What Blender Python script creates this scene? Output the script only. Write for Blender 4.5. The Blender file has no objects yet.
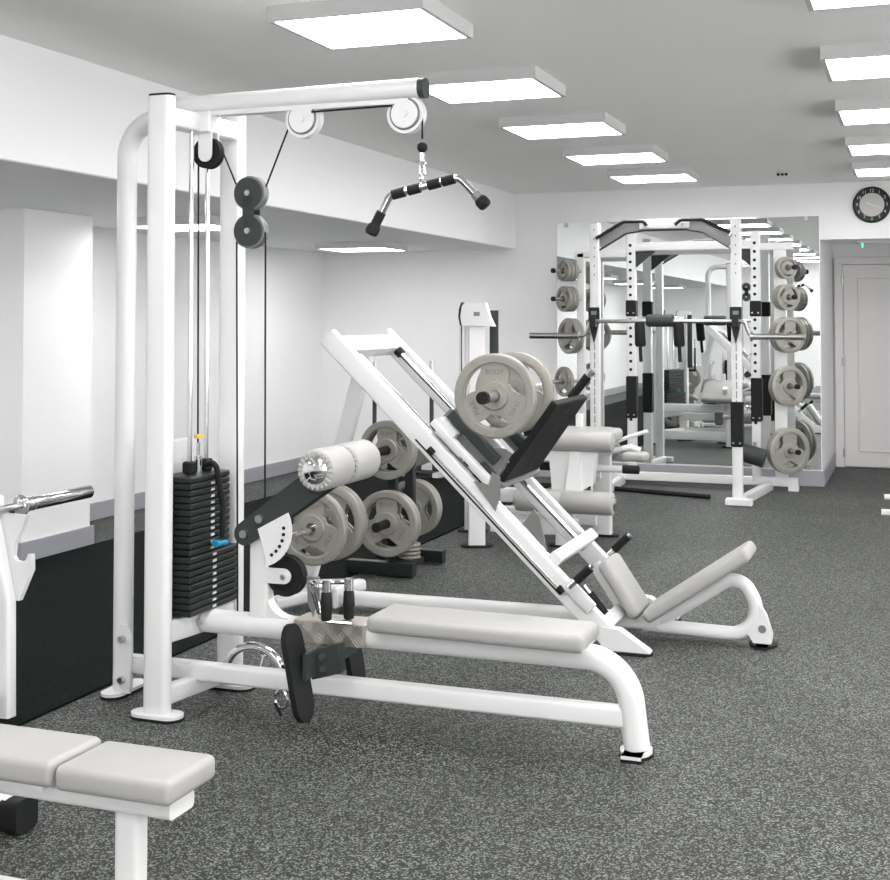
import bpy, bmesh, math, random
from mathutils import Vector, Matrix
random.seed(4)
PI = math.pi
V = Vector
C = bpy.context.scene.collection
S = bpy.context.scene

# ------------------------------------------------------------------ camera
FPX = 1280.0
yaw = math.atan(475 / FPX); pit = math.atan(45 / FPX)
cam = bpy.data.objects.new('camera', bpy.data.cameras.new('camera'))
C.objects.link(cam); S.camera = cam
cam.data.sensor_fit = 'HORIZONTAL'; cam.data.sensor_width = 36
cam.data.lens = 36 * FPX / 890
cam.data.shift_x = 0; cam.data.shift_y = -165 / 890
cam.data.clip_start = .05; cam.data.clip_end = 60
cam.location = (0, 0, 1.4)
cam.rotation_euler = (PI / 2 + pit, 0, yaw)

# ------------------------------------------------------------------ world, exposure
w = bpy.data.worlds.new('world'); S.world = w; w.use_nodes = True
w.node_tree.nodes['Background'].inputs[0].default_value = (1, 1, 1, 1)
w.node_tree.nodes['Background'].inputs[1].default_value = .3
S.view_settings.view_transform = 'Standard'; S.view_settings.look = 'None'
S.view_settings.gamma = 1; S.view_settings.use_curve_mapping = False
S.view_settings.exposure = 0.93
PANEL = 9.5        # strength of the ceiling panels
FILL = 2.8          # glow of the made-up windows added to brighten walls and ceiling

# ------------------------------------------------------------------ materials
def mat(name, col, rough=.5, metal=0, spec=.5, emit=None, bump=0, bscale=200, var=0, vscale=30, coat=0):
    m = bpy.data.materials.new(name); m.use_nodes = True
    nt = m.node_tree; b = nt.nodes['Principled BSDF']
    b.inputs['Base Color'].default_value = (*col, 1)
    b.inputs['Roughness'].default_value = rough
    b.inputs['Metallic'].default_value = metal
    b.inputs['Specular IOR Level'].default_value = spec
    b.inputs['Coat Weight'].default_value = coat
    if emit:
        b.inputs['Emission Color'].default_value = (1, .99, .98, 1)
        b.inputs['Emission Strength'].default_value = emit
    if var or bump:
        tc = nt.nodes.new('ShaderNodeTexCoord')
        n = nt.nodes.new('ShaderNodeTexNoise'); n.inputs['Scale'].default_value = vscale; n.inputs['Detail'].default_value = 5
        nt.links.new(tc.outputs['Object'], n.inputs['Vector'])
        if var:
            r = nt.nodes.new('ShaderNodeMapRange')
            r.inputs['From Min'].default_value = .3; r.inputs['From Max'].default_value = .45
            r.inputs['To Min'].default_value = 1 - var; r.inputs['To Max'].default_value = 1 + var
            nt.links.new(n.outputs['Fac'], r.inputs['Value'])
            mx = nt.nodes.new('ShaderNodeVectorMath'); mx.operation = 'SCALE'
            mx.inputs[0].default_value = col
            nt.links.new(r.outputs[0], mx.inputs['Scale']); nt.links.new(mx.outputs[0], b.inputs['Base Color'])
        if bump:
            n2 = nt.nodes.new('ShaderNodeTexNoise'); n2.inputs['Scale'].default_value = bscale; n2.inputs['Detail'].default_value = 3
            nt.links.new(tc.outputs['Object'], n2.inputs['Vector'])
            bp = nt.nodes.new('ShaderNodeBump'); bp.inputs['Strength'].default_value = bump; bp.inputs['Distance'].default_value = .002
            nt.links.new(n2.outputs['Fac'], bp.inputs['Height']); nt.links.new(bp.outputs['Normal'], b.inputs['Normal'])
    return m

def speckle(name, base, fleck, thr, scale, rough):
    m = mat(name, base, rough)
    nt = m.node_tree; b = nt.nodes['Principled BSDF']
    tc = nt.nodes.new('ShaderNodeTexCoord')
    vo = nt.nodes.new('ShaderNodeTexVoronoi'); vo.inputs['Scale'].default_value = scale
    nz = nt.nodes.new('ShaderNodeTexNoise'); nz.inputs['Scale'].default_value = scale * .9; nz.inputs['Detail'].default_value = 2
    big = nt.nodes.new('ShaderNodeTexNoise'); big.inputs['Scale'].default_value = 1.3; big.inputs['Detail'].default_value = 3
    for n in (vo, nz, big): nt.links.new(tc.outputs['Object'], n.inputs['Vector'])
    sep = nt.nodes.new('ShaderNodeSeparateColor'); nt.links.new(vo.outputs['Color'], sep.inputs[0])
    b.inputs['Specular IOR Level'].default_value = .33 if fleck[0] > .05 else .05
    rp = nt.nodes.new('ShaderNodeValToRGB')
    e = rp.color_ramp.elements
    e[0].position = thr; e[0].color = (*base, 1); e[1].position = min(1, thr + .3); e[1].color = (*fleck, 1)
    nt.links.new(sep.outputs[0], rp.inputs[0])
    mx = nt.nodes.new('ShaderNodeVectorMath'); mx.operation = 'SCALE'
    mr = nt.nodes.new('ShaderNodeMapRange'); mr.inputs['From Min'].default_value = .3; mr.inputs['From Max'].default_value = .7
    mr.inputs['To Min'].default_value = .86; mr.inputs['To Max'].default_value = 1.14
    nt.links.new(big.outputs['Fac'], mr.inputs['Value'])
    nt.links.new(rp.outputs[0], mx.inputs[0]); nt.links.new(mr.outputs[0], mx.inputs['Scale'])
    nt.links.new(mx.outputs[0], b.inputs['Base Color'])
    bp = nt.nodes.new('ShaderNodeBump'); bp.inputs['Strength'].default_value = .35; bp.inputs['Distance'].default_value = .002
    nt.links.new(nz.outputs['Fac'], bp.inputs['Height']); nt.links.new(bp.outputs['Normal'], b.inputs['Normal'])
    return m

M = dict(
    white=mat('white_powder_coat', (.72, .72, .725), .3, spec=.5, coat=.2),
    wall=mat('wall_paint', (.86, .862, .87), .75, bump=.1, bscale=120, var=.012, vscale=1.2),
    ceil=mat('ceiling_paint', (.93, .92, .915), .8, bump=.1, bscale=90, var=.012, vscale=1.2),
    floor=speckle('rubber_floor', (.006, .0082, .0073), (.215, .228, .21), .60, 215, .60),
    mat=speckle('dark_rubber', (.003, .0048, .0044), (.010, .0135, .0125), .5, 165, .8),
    base=mat('baseboard_paint', (.34, .345, .375), .5, var=.03, vscale=3),
    vinyl=mat('grey_vinyl', (.355, .35, .342), .45, bump=.25, bscale=420, var=.02, vscale=8),
    plate=mat('hammertone_grey', (.29, .28, .256), .38, metal=.3, bump=.5, bscale=260, var=.06, vscale=40),
    letter=mat('plate_lettering', (.20, .145, .135), .45, metal=.2),
    stack=mat('black_painted_steel', (.012, .016, .015), .45, spec=.3, bump=.2, bscale=200, var=.1, vscale=20),
    black=mat('black_rubber', (.008, .009, .009), .6, spec=.25, bump=.15, bscale=300, var=.1, vscale=30),
    blackm=mat('black_metal', (.012, .015, .015), .4, spec=.3, var=.08, vscale=20),
    dgrey=mat('dark_grey_steel', (.035, .043, .041), .5, metal=.1, spec=.3, var=.06, vscale=12),
    mgrey=mat('mid_grey_steel', (.2, .205, .2), .4, metal=.3, var=.05, vscale=12),
    chrome=mat('chrome', (.72, .72, .73), .1, metal=1, var=.02, vscale=5),
    satin=mat('satin_steel', (.52, .52, .51), .28, metal=1, var=.04, vscale=30),
    mirror=mat('mirror_silver', (.90, .925, .915), .0, metal=1, var=.003, vscale=.5),
    lit=mat('light_diffuser', (1, 1, 1), .5, emit=PANEL),
    frame=mat('light_housing', (.60, .60, .60), .45, var=.01, vscale=4),
    pane=mat('fill_light_glow', (.8, .82, .82), .4, emit=FILL),  # emissive sheet for the added fill windows
    door=mat('door_paint', (.78, .76, .755), .5, var=.012, vscale=2),
    blue=mat('blue_plastic', (.01, .22, .36), .35, var=.05, vscale=20),
    alu=mat('tread_plate', (.5, .47, .42), .35, metal=.7, bump=.2, bscale=90, var=.06, vscale=20),
    face=mat('clock_face', (.48, .47, .46), .4, var=.01, vscale=6),
    gold=mat('brass_sticker', (.6, .42, .08), .4, var=.05, vscale=30),
    green=mat('exit_green', (.02, .4, .2), .4, emit=0),
    num=mat('clock_numerals', (.45, .52, .50), .5, var=.01, vscale=8),
)
g = M['green'].node_tree.nodes['Principled BSDF']
g.inputs['Emission Color'].default_value = (.1, .9, .5, 1); g.inputs['Emission Strength'].default_value = .7

# ------------------------------------------------------------------ mesh helpers
class MB:
    def __init__(s): s.v = []; s.f = []
    def add(s, vs, fs):
        o = len(s.v); s.v += [V(p) for p in vs]; s.f += [[i + o for i in f] for f in fs]; return s
    def obox(s, c, ax, h, bev=0, seg=2):
        ax = [V(a).normalized() for a in ax]; c = V(c)
        if bev <= 0:
            vs = [c + ax[0]*h[0]*i + ax[1]*h[1]*j + ax[2]*h[2]*k for i in (-1, 1) for j in (-1, 1) for k in (-1, 1)]
            return s.add(vs, [(0, 1, 3, 2), (4, 6, 7, 5), (0, 4, 5, 1), (2, 3, 7, 6), (0, 2, 6, 4), (1, 5, 7, 3)])
        bm = bmesh.new(); bmesh.ops.create_cube(bm, size=2)
        bmesh.ops.scale(bm, vec=h, verts=bm.verts)
        bmesh.ops.bevel(bm, geom=bm.edges[:], offset=min(bev, min(h) * .98), segments=seg, affect='EDGES', profile=.5)
        bm.verts.index_update()
        vs = [c + ax[0]*q.co.x + ax[1]*q.co.y + ax[2]*q.co.z for q in bm.verts]
        fs = [[q.index for q in f.verts] for f in bm.faces]; bm.free()
        return s.add(vs, fs)
    def box(s, x0, x1, y0, y1, z0, z1, bev=0, seg=2):
        return s.obox(((x0+x1)/2, (y0+y1)/2, (z0+z1)/2), ((1, 0, 0), (0, 1, 0), (0, 0, 1)),
                      (abs(x1-x0)/2, abs(y1-y0)/2, abs(z1-z0)/2), bev, seg)
    def cyl(s, p0, p1, r, r2=None, n=20, caps=True):
        p0 = V(p0); p1 = V(p1); r2 = r if r2 is None else r2
        a = (p1 - p0).normalized(); u = a.orthogonal().normalized(); q = a.cross(u)
        ring = lambda p, rr: [p + (u*math.cos(2*PI*i/n) + q*math.sin(2*PI*i/n))*rr for i in range(n)]
        fs = [(i, (i+1) % n, n+(i+1) % n, n+i) for i in range(n)]
        if caps: fs += [tuple(range(n))[::-1], tuple(range(n, 2*n))]
        return s.add(ring(p0, r) + ring(p1, r2), fs)
    def lathe(s, o, axis, prof, n=28):
        o = V(o); a = V(axis).normalized(); u = a.orthogonal().normalized(); q = a.cross(u)
        vs = []; fs = []; k = len(prof)
        for r, h in prof:
            vs += [o + a*h + (u*math.cos(2*PI*i/n) + q*math.sin(2*PI*i/n))*max(r, 1e-5) for i in range(n)]
        for j in range(k-1):
            fs += [(j*n+i, j*n+(i+1) % n, (j+1)*n+(i+1) % n, (j+1)*n+i) for i in range(n)]
        return s.add(vs, fs)
    def sweep(s, pts, prof, side=None, caps=True):
        """prof: 2D (u along side, v across); side: fixed vector or None (round, parallel transport)"""
        pts = [V(p) for p in pts]; n = len(prof); vs = []
        T = []
        for i in range(len(pts)):
            a = (pts[i]-pts[i-1]).normalized() if i else None
            b = (pts[i+1]-pts[i]).normalized() if i+1 < len(pts) else None
            t = a if b is None else b if a is None else (a+b).normalized(); T.append((t, a, b))
        sd = V(side).normalized() if side is not None else T[0][0].orthogonal().normalized()
        for i, p in enumerate(pts):
            t, a, b = T[i]
            if side is None:
                sd = (sd - t*sd.dot(t)).normalized(); x = sd; y = t.cross(x)
                sc = 1
            else:
                x = (sd - t*sd.dot(t)).normalized(); y = t.cross(x)
                sc = 1/max(.4, t.dot(a)) if a and b else 1
            vs += [p + x*u + y*v*sc for u, v in prof]
        fs = []
        for j in range(len(pts)-1):
            fs += [(j*n+i, j*n+(i+1) % n, (j+1)*n+(i+1) % n, (j+1)*n+i) for i in range(n)]
        if caps: fs += [tuple(range(n))[::-1], tuple(range((len(pts)-1)*n, len(pts)*n))]
        return s.add(vs, fs)
    def tube(s, pts, r, n=16):
        return s.sweep(pts, [(r*math.cos(2*PI*i/n), r*math.sin(2*PI*i/n)) for i in range(n)])
    def rect(s, pts, w, h, side, r=.01):
        return s.sweep(pts, rr(w, h, r), side)
    def prism(s, poly, n, t):
        """poly: list of 3D points (planar), extruded both ways along n by t/2"""
        n = V(n).normalized(); k = len(poly); poly = [V(p) for p in poly]
        vs = [p - n*t/2 for p in poly] + [p + n*t/2 for p in poly]
        fs = [tuple(range(k))[::-1], tuple(range(k, 2*k))] + [(i, (i+1) % k, k+(i+1) % k, k+i) for i in range(k)]
        return s.add(vs, fs)
    def sphere(s, c, r, sc=(1, 1, 1), n=14):
        vs = []; fs = []; m = n//2
        for j in range(m+1):
            t = PI*j/m
            vs += [V(c) + V((math.sin(t)*math.cos(2*PI*i/n)*sc[0], math.sin(t)*math.sin(2*PI*i/n)*sc[1], math.cos(t)*sc[2]))*r for i in range(n)]
        for j in range(m):
            fs += [(j*n+i, (j+1)*n+i, (j+1)*n+(i+1) % n, j*n+(i+1) % n) for i in range(n)]
        return s.add(vs, fs)
    def ring(s, c, axis, R, r, a0=0, a1=2*PI, n=28, m=10):
        a = V(axis).normalized(); u = a.orthogonal().normalized(); q = a.cross(u)
        return s.tube([V(c) + (u*math.cos(a0+(a1-a0)*i/n) + q*math.sin(a0+(a1-a0)*i/n))*R for i in range(n+1)], r, m)

def rr(w, h, r, k=4):
    r = min(r, w/2*.999, h/2*.999); out = []
    for cx, cy, a in ((w/2-r, h/2-r, 0), (-w/2+r, h/2-r, 90), (-w/2+r, -h/2+r, 180), (w/2-r, -h/2+r, 270)):
        out += [(cx + r*math.cos(math.radians(a+90*i/k)), cy + r*math.sin(math.radians(a+90*i/k))) for i in range(k+1)]
    return out

def fil(pts, r, n=7):
    pts = [V(p) for p in pts]; out = [pts[0]]
    for i in range(1, len(pts)-1):
        p = pts[i]; a = (pts[i-1]-p); b = (pts[i+1]-p)
        ang = a.angle(b); d = min(r/math.tan(ang/2), a.length*.49, b.length*.49)
        A = p + a.normalized()*d; B = p + b.normalized()*d
        rad = d*math.tan(ang/2)
        cen = p + (a.normalized()+b.normalized()).normalized()*math.hypot(d, rad)
        va = A-cen; vb = B-cen; om = va.angle(vb)
        for k in range(n+1):
            t = k/n; out.append(cen + (va*math.sin((1-t)*om) + vb*math.sin(t*om))/math.sin(om))
    out.append(pts[-1]); return out

def tag(o, label=None, cat=None, group=None, kind=None):
    if label: o['label'] = label
    if cat: o['category'] = cat
    if group: o['group'] = group
    if kind: o['kind'] = kind
    return o
def wloc(o):
    l = V((0, 0, 0))
    while o: l = l + o.location; o = o.parent
    return l
def mesh_of(name, mb, m, off=V((0, 0, 0)), ang=35):
    me = bpy.data.meshes.new(name)
    me.from_pydata([tuple(p-off) for p in mb.v], [], mb.f)
    bm = bmesh.new(); bm.from_mesh(me); bmesh.ops.recalc_face_normals(bm, faces=bm.faces); bm.to_mesh(me); bm.free()
    me.materials.append(M[m] if isinstance(m, str) else m)
    me.shade_smooth(); me.set_sharp_from_angle(angle=math.radians(ang))
    return me
def build(name, mb, m, parent=None, loc=None):
    """world-space builder; child meshes are stored relative to their parent"""
    if parent is not None:
        off = wloc(parent); o = bpy.data.objects.new(name, mesh_of(name, mb, m, off)); o.parent = parent
    else:
        loc = V(loc) if loc is not None else V((0, 0, 0))
        o = bpy.data.objects.new(name, mesh_of(name, mb, m, loc)); o.location = loc
    C.objects.link(o); return o
def thing(name, label, cat, loc, group=None):
    o = bpy.data.objects.new(name, None); o.empty_display_size = .1; C.objects.link(o); o.location = loc
    return tag(o, label, cat, group)
def dup(o, loc, rotz=None, label=None, group=None):
    c = o.copy(); C.objects.link(c); c.location = loc
    if rotz is not None: c.rotation_euler = (0, 0, rotz)
    if label: c['label'] = label
    if group: c['group'] = group
    for ch in o.children:
        d = ch.copy(); C.objects.link(d); d.parent = c
        for gc in ch.children:
            e = gc.copy(); C.objects.link(e); e.parent = d
    return c
def struct(name, mb, m, parent=None):
    o = build(name, mb, m, parent)
    if parent is None: o['kind'] = 'structure'
    return o
def text_mesh(txt, size, depth=.001):
    cu = bpy.data.curves.new('lettering', 'FONT'); cu.body = txt; cu.size = size; cu.extrude = depth
    cu.align_x = 'CENTER'; cu.align_y = 'CENTER'; cu.resolution_u = 2
    o = bpy.data.objects.new('lettering', cu); C.objects.link(o)
    dg = bpy.context.evaluated_depsgraph_get(); dg.update()
    me = o.evaluated_get(dg).to_mesh()
    vs = [v.co.copy() for v in me.vertices]; fs = [list(p.vertices) for p in me.polygons]
    o.evaluated_get(dg).to_mesh_clear(); bpy.data.objects.remove(o); bpy.data.curves.remove(cu)
    return vs, fs

# ------------------------------------------------------------------ room
XL, XR, YB, YF, ZC = -5.45, 3.2, 11.25, -3.4, 2.56
ZS, XB = 2.05, -3.48            # alcove soffit height, bulkhead face
struct('floor', MB().box(XL-.2, XR+.2, YF-.2, 13.1, -.1, 0), 'floor')
struct('ceiling', MB().box(XL-.2, XR+.2, YF-.2, YB+.2, ZC, ZC+.1), 'ceil')
struct('wall_left', MB().box(XL-.2, XL, YF-.2, YB+.2, 0, ZC), 'wall')
struct('wall_right', MB().box(XR, XR+.2, YF-.2, YB+.2, 0, ZC), 'wall')
struct('wall_front', MB().box(XL, XR, YF-.2, YF, 0, ZC), 'wall')
DX0, DX1, DZ = -.79, .75, 2.08
b = MB(); b.box(XL, DX0, YB, YB+.2, 0, ZC); b.box(DX0, DX1, YB, YB+.2, DZ, ZC); b.box(DX1, XR, YB, YB+.2, 0, ZC)
b.box(DX0-.12, DX0, YB+.2, 12.84, 0, ZC); b.box(DX1, DX1+.12, YB+.2, 12.84, 0, ZC); b.box(DX0, DX1, YB+.2, 12.84, DZ+.05, DZ+.15)
b.box(DX0-.12, DX1+.12, 12.84, 13.0, 0, ZC)
struct('wall_back', b, 'wall')
struct('wall_bulkhead', MB().box(XL, XB, YF, YB, ZS, ZC, .006, 1), 'wall')
struct('wall_pillar', MB().box(XL, -4.865, 6.10, 6.75, 0, ZS), 'wall')
struct('baseboard_left', MB().box(XL, XL+.02, 6.77, YB, 0, .12, .003, 1), 'base')
struct('baseboard_left', MB().box(XL, XL+.02, YF, 6.08, 0, .12, .003, 1), 'base')
b = MB(); b.box(XL, -4.845, 6.08, 6.10, 0, .12); b.box(-4.865, -4.845, 6.10, 6.75, 0, .12); b.box(XL, -4.845, 6.75, 6.77, 0, .12)
struct('baseboard_pillar', b, 'base')
struct('baseboard_back', MB().box(XL+.02, DX0, YB-.02, YB, 0, .13, .003, 1), 'base')
struct('trim_1', MB().box(DX0-.002, DX0+.02, YB-.02, 12.8, 0, .13, .003, 1), 'base')
struct('baseboard_right', MB().box(XR-.02, XR, YF, YB, 0, .12, .003, 1), 'base')
struct('baseboard_front', MB().box(XL, XR, YF, YF+.02, 0, .12, .003, 1), 'base')

# invented glowing windows on the right and front walls, unseen, added as fill light
fill_wins = [('x', y0, y0+2.3) for y0 in (-2.6, .4, 3.4, 6.4)] + [('y', -.3, 2.6)]
for k, (ax, a0, a1) in enumerate(fill_wins):
    wn = bpy.data.objects.new('window_%d' % (k+1), None); C.objects.link(wn); wn['kind'] = 'structure'
    wn.location = (XR, a0, 0) if ax == 'x' else (a0, YF, 0)
    z0, z1 = .9, 2.3
    bx3 = (lambda p, q, r, t, d0, d1: MB().box(XR-d1, XR-d0, p, q, r, t)) if ax == 'x' else (lambda p, q, r, t, d0, d1: MB().box(p, q, YF+d0, YF+d1, r, t))
    for p, q, r, t in ((a0, a1, z0-.05, z0), (a0, a1, z1, z1+.05), (a0-.05, a0, z0-.05, z1+.05), (a1, a1+.05, z0-.05, z1+.05), ((a0+a1)/2-.02, (a0+a1)/2+.02, z0, z1)):
        build('window_frame', bx3(p, q, r, t, 0, .05), 'frame', wn)
    build('window_pane', bx3(a0, (a0+a1)/2-.02, z0, z1, .012, .02), 'pane', wn)
    build('window_pane', bx3((a0+a1)/2+.02, a1, z0, z1, .012, .02), 'pane', wn)

# the door at the end of the passage
dr = bpy.data.objects.new('door_1', None); C.objects.link(dr); dr.location = (0, 12.8, 0); dr['kind'] = 'structure'
b = MB(); b.box(-.77, -.69, 12.78, 12.84, 0, 1.99, .006, 1); b.box(.6, .68, 12.78, 12.84, 0, 1.99, .006, 1); b.box(-.77, .68, 12.775, 12.84, 1.93, 2.0, .006, 1)
build('door_frame', b, 'door', dr)
build('door_leaf', MB().box(-.685, .6, 12.8, 12.84, .012, 1.925), 'door', dr)
for x0, x1 in ((-.55, -.02), (.06, .5)):
    for z0, z1 in ((.16, 1.8),):
        b = MB()
        b.rect([(x0, 12.797, z0), (x1, 12.797, z0)], .02, .02, (0, 1, 0), .008); b.rect([(x0, 12.797, z1), (x1, 12.797, z1)], .02, .02, (0, 1, 0), .008)
        b.rect([(x0, 12.797, z0), (x0, 12.797, z1)], .02, .02, (0, 1, 0), .008); b.rect([(x1, 12.797, z0), (x1, 12.797, z1)], .02, .02, (0, 1, 0), .008)
        build('door_moulding', b, 'door', dr)
for z in (.14, 1.0, 1.78):
    build('hinge', MB().cyl((-.695, 12.775, z-.04), (-.695, 12.775, z+.04), .011), 'satin', dr)

# mirror on the back wall
mr = thing('wall_mirror', 'large frameless mirror covering the back wall behind the power rack', 'mirror', (-1.94, YB, .14))
build('mirror_glass', MB().box(-3.088, -.795, YB-.008, YB-.001, .14, 2.28), 'mirror', mr)
for x in (-3.0, -.9):
    for z in (.16, 2.26):
        build('mirror_clip', MB().box(x-.02, x+.02, YB-.012, YB-.001, z-.02, z+.02, .003, 1), 'satin', mr)

# ceiling panels
def panel(x, y, z, label, group, n=0):
    t = thing('ceiling_light', label, 'light', (x, y, z), group)
    w_, d_ = .62, .54
    b = MB(); zt = z; zb = z - .058
    b.box(x-w_/2, x+w_/2, y-d_/2, y-d_/2+.02, zb, zt); b.box(x-w_/2, x+w_/2, y+d_/2-.02, y+d_/2, zb, zt)
    b.box(x-w_/2, x-w_/2+.02, y-d_/2+.02, y+d_/2-.02, zb, zt); b.box(x+w_/2-.02, x+w_/2, y-d_/2+.02, y+d_/2-.02, zb, zt)
    b.box(x-w_/2+.02, x+w_/2-.02, y-d_/2+.02, y+d_/2-.02, zt-.01, zt)
    build('light_housing', b, 'frame', t)
    build('diffuser', MB().box(x-w_/2+.02, x+w_/2-.02, y-d_/2+.02, y+d_/2-.02, zb+.002, zb+.008), 'lit', t)
    return t
ords = ['nearest', 'second', 'third', 'fourth', 'farthest']
YL = [4.44, 5.84, 7.22, 8.61, 9.93]
for i, y in enumerate(YL):
    panel(-1.94, y, ZC, 'square white ceiling light panel, %s in view of the row over the machines' % ords[i], 'ceiling panels over the machines')
    panel(-.05-.024*i, y+[0, .03, .07, .11, .14][i], ZC, 'square white ceiling light panel, %s in view of the row at the right edge' % ords[i], 'ceiling panels at the right edge')
for i, y in enumerate((3.05, 1.66, .27, -1.1, -2.5)):
    for x, rw in ((-1.94, 'row over the machines'), (-.08, 'right edge row')):
        panel(x, y, ZC, 'ceiling light panel outside the photo, %s past the %s' % (['first', 'second', 'third', 'fourth', 'fifth'][i], rw), 'ceiling panels behind the camera')
for i, y in enumerate((9.93, 7.22, 4.44, 1.66, -1.1)):
    panel(1.85, y, ZC, 'ceiling light panel outside the photo, %s of the row nearest the right wall' % ['farthest', 'fourth', 'third', 'second', 'nearest'][i], 'ceiling panels far right')
panel(-4.42, 9.9, ZS, 'flat light panel under the low alcove ceiling, by the far corner', 'alcove panels')
panel(-4.42, 7.15, ZS, 'flat light panel under the low alcove ceiling, seen between the pulldown posts', 'alcove panels')
for i, y in enumerate((4.4, 1.6, -1.2)):
    panel(-4.42, y, ZS, 'alcove ceiling light panel outside the photo, %s beyond the left edge' % ['first', 'second', 'third'][i], 'alcove panels')

# ceiling sensor
t = thing('smoke_detector', 'tiny dark detector on the ceiling above the mirror', 'detector', (-1.0, 10.3, ZC))
build('detector_base', MB().cyl((-1.0, 10.3, ZC), (-1.0, 10.3, ZC-.012), .045), 'frame', t)
for k in (-1, 0, 1):
    build('detector_slot', MB().box(-1.0+k*.03-.011, -1.0+k*.03+.011, 10.27, 10.3, ZC-.03, ZC-.012, .004, 1), 'black', t)

# wall clock
CX, CZ = -.367, 2.362
t = thing('wall_clock', 'round wall clock with a black numeral ring and pale centre', 'clock', (CX, YB, CZ))
build('clock_rim', MB().lathe((CX, YB, CZ), (0, -1, 0), [(0, 0), (.15, 0), (.153, .012), (.15, .03), (.143, .033), (.138, .028), (.10, .024), (.097, .021), (0, .021)], 48), 'blackm', t)
build('clock_face', MB().lathe((CX, YB-.021, CZ), (0, -1, 0), [(0, 0), (.099, 0), (.099, .003), (0, .003)], 48), 'face', t)
nb = MB()
for k in range(1, 13):
    vs, fs = text_mesh(str(k), .038, .0006); a = PI/2 - k*PI/6
    nb.add([(CX + .119*math.cos(a) + v.x, YB - .0285 - v.z, CZ + .119*math.sin(a) + v.y) for v in vs], fs)
build('clock_numerals', nb, 'num', t)
for ang, ln, wd in ((-22, .085, .005), (158, .05, .007)):
    a = math.radians(ang)
    build('clock_hand', MB().obox((CX + ln/2*math.cos(a), YB-.027, CZ + ln/2*math.sin(a)), ((math.cos(a), 0, math.sin(a)), (0, 1, 0), (-math.sin(a), 0, math.cos(a))), (ln/2, .001, wd/2)), 'white', t)
build('clock_pin', MB().cyl((CX, YB-.024, CZ), (CX, YB-.031, CZ), .006), 'frame', t)

# emergency light in the passage
t = thing('exit_sign', 'small emergency light with a green glow inside the passage head', 'sign', (-.3, 12.0, DZ+.05))
build('sign_housing', MB().box(-.52, -.1, 11.95, 12.03, 2.085, DZ+.05, .006, 1), 'door', t)
build('sign_lens', MB().cyl((-.475, 11.97, 2.086), (-.475, 11.97, 2.045), .012, .008), 'green', t)

# dark rubber mat
build('rubber_mat', MB().box(-4.84, -2.93, -1.5, 10.6, 0, .009, .002, 1), 'mat', None, (-3.9, 5, 0))
tag(bpy.data.objects['rubber_mat'], 'long black rubber mat laid on the speckled floor along the left side', 'mat')

# ------------------------------------------------------------------ weight plates
def plate_mesh(R, T, openings=3, phase=-90, big=True):
    """olympic tri-grip plate, axis along Y, front face at -Y"""
    rings = []   # (radius factor, half thickness factor, tag)
    hub = .026
    prof = [(hub, .95), (.058, .95), (.062, .62), (.40*R, .55), (.44*R, .55), (.62*R, .55), (.755*R, .55), (.78*R, .60), (.80*R, .98), (.96*R, 1.0), (R, .8)]
    prof = [(max(a, hub+.004*i), h) for i, (a, h) in enumerate(prof)]
    n_open = {4: 1, 5: 1}            # cells between ring 4-5, 5-6 are open
    ang = lambda i: {0: 10, 1: 10, 2: 10, 3: 10, 4: 12, 5: 25, 6: 33}.get(i, 33)
    segs = []; A = 6; Bn = 8
    vs = []; fs = []; cols = []
    def angles(i):
        out = []
        for k in range(3):
            c = phase + 120*k; a = ang(i)
            out += [(c - a + 2*a*j/A) for j in range(A)]
            out += [(c + a + (120-2*a)*j/Bn) for j in range(Bn)]
        return out
    N = 3*(A+Bn)
    for sgn in (-1, 1):
        for i, (r, h) in enumerate(prof):
            for a in angles(i):
                a = math.radians(a); vs.append((r*math.cos(a), sgn*h*T/2, r*math.sin(a)))
    K = len(prof)
    def idx(sd, i, j): return (0 if sd < 0 else K*N) + i*N + j % N
    solid = lambda i, j: 0 <= i < K-1 and not (openings and i in n_open and (j % N) % (A+Bn) < A)
    for i in range(K-1):
        for j in range(N):
            if solid(i, j):
                fs.append((idx(-1, i, j), idx(-1, i, j+1), idx(-1, i+1, j+1), idx(-1, i+1, j)))
                fs.append((idx(1, i, j), idx(1, i+1, j), idx(1, i+1, j+1), idx(1, i, j+1)))
    for i in range(K):
        for j in range(N):
            if solid(i-1, j) != solid(i, j):
                fs.append((idx(-1, i, j), idx(-1, i, j+1), idx(1, i, j+1), idx(1, i, j)))
    for i in range(K-1):
        for j in range(N):
            if solid(i, j-1) != solid(i, j):
                fs.append((idx(-1, i, j), idx(-1, i+1, j), idx(1, i+1, j), idx(1, i, j)))
    mb = MB(); mb.add(vs, fs); return mb
plate_proto = {}
ltext = {k: text_mesh(k, 1.0, .02) for k in ('BODY', 'MAX', '15 KG')}
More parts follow.
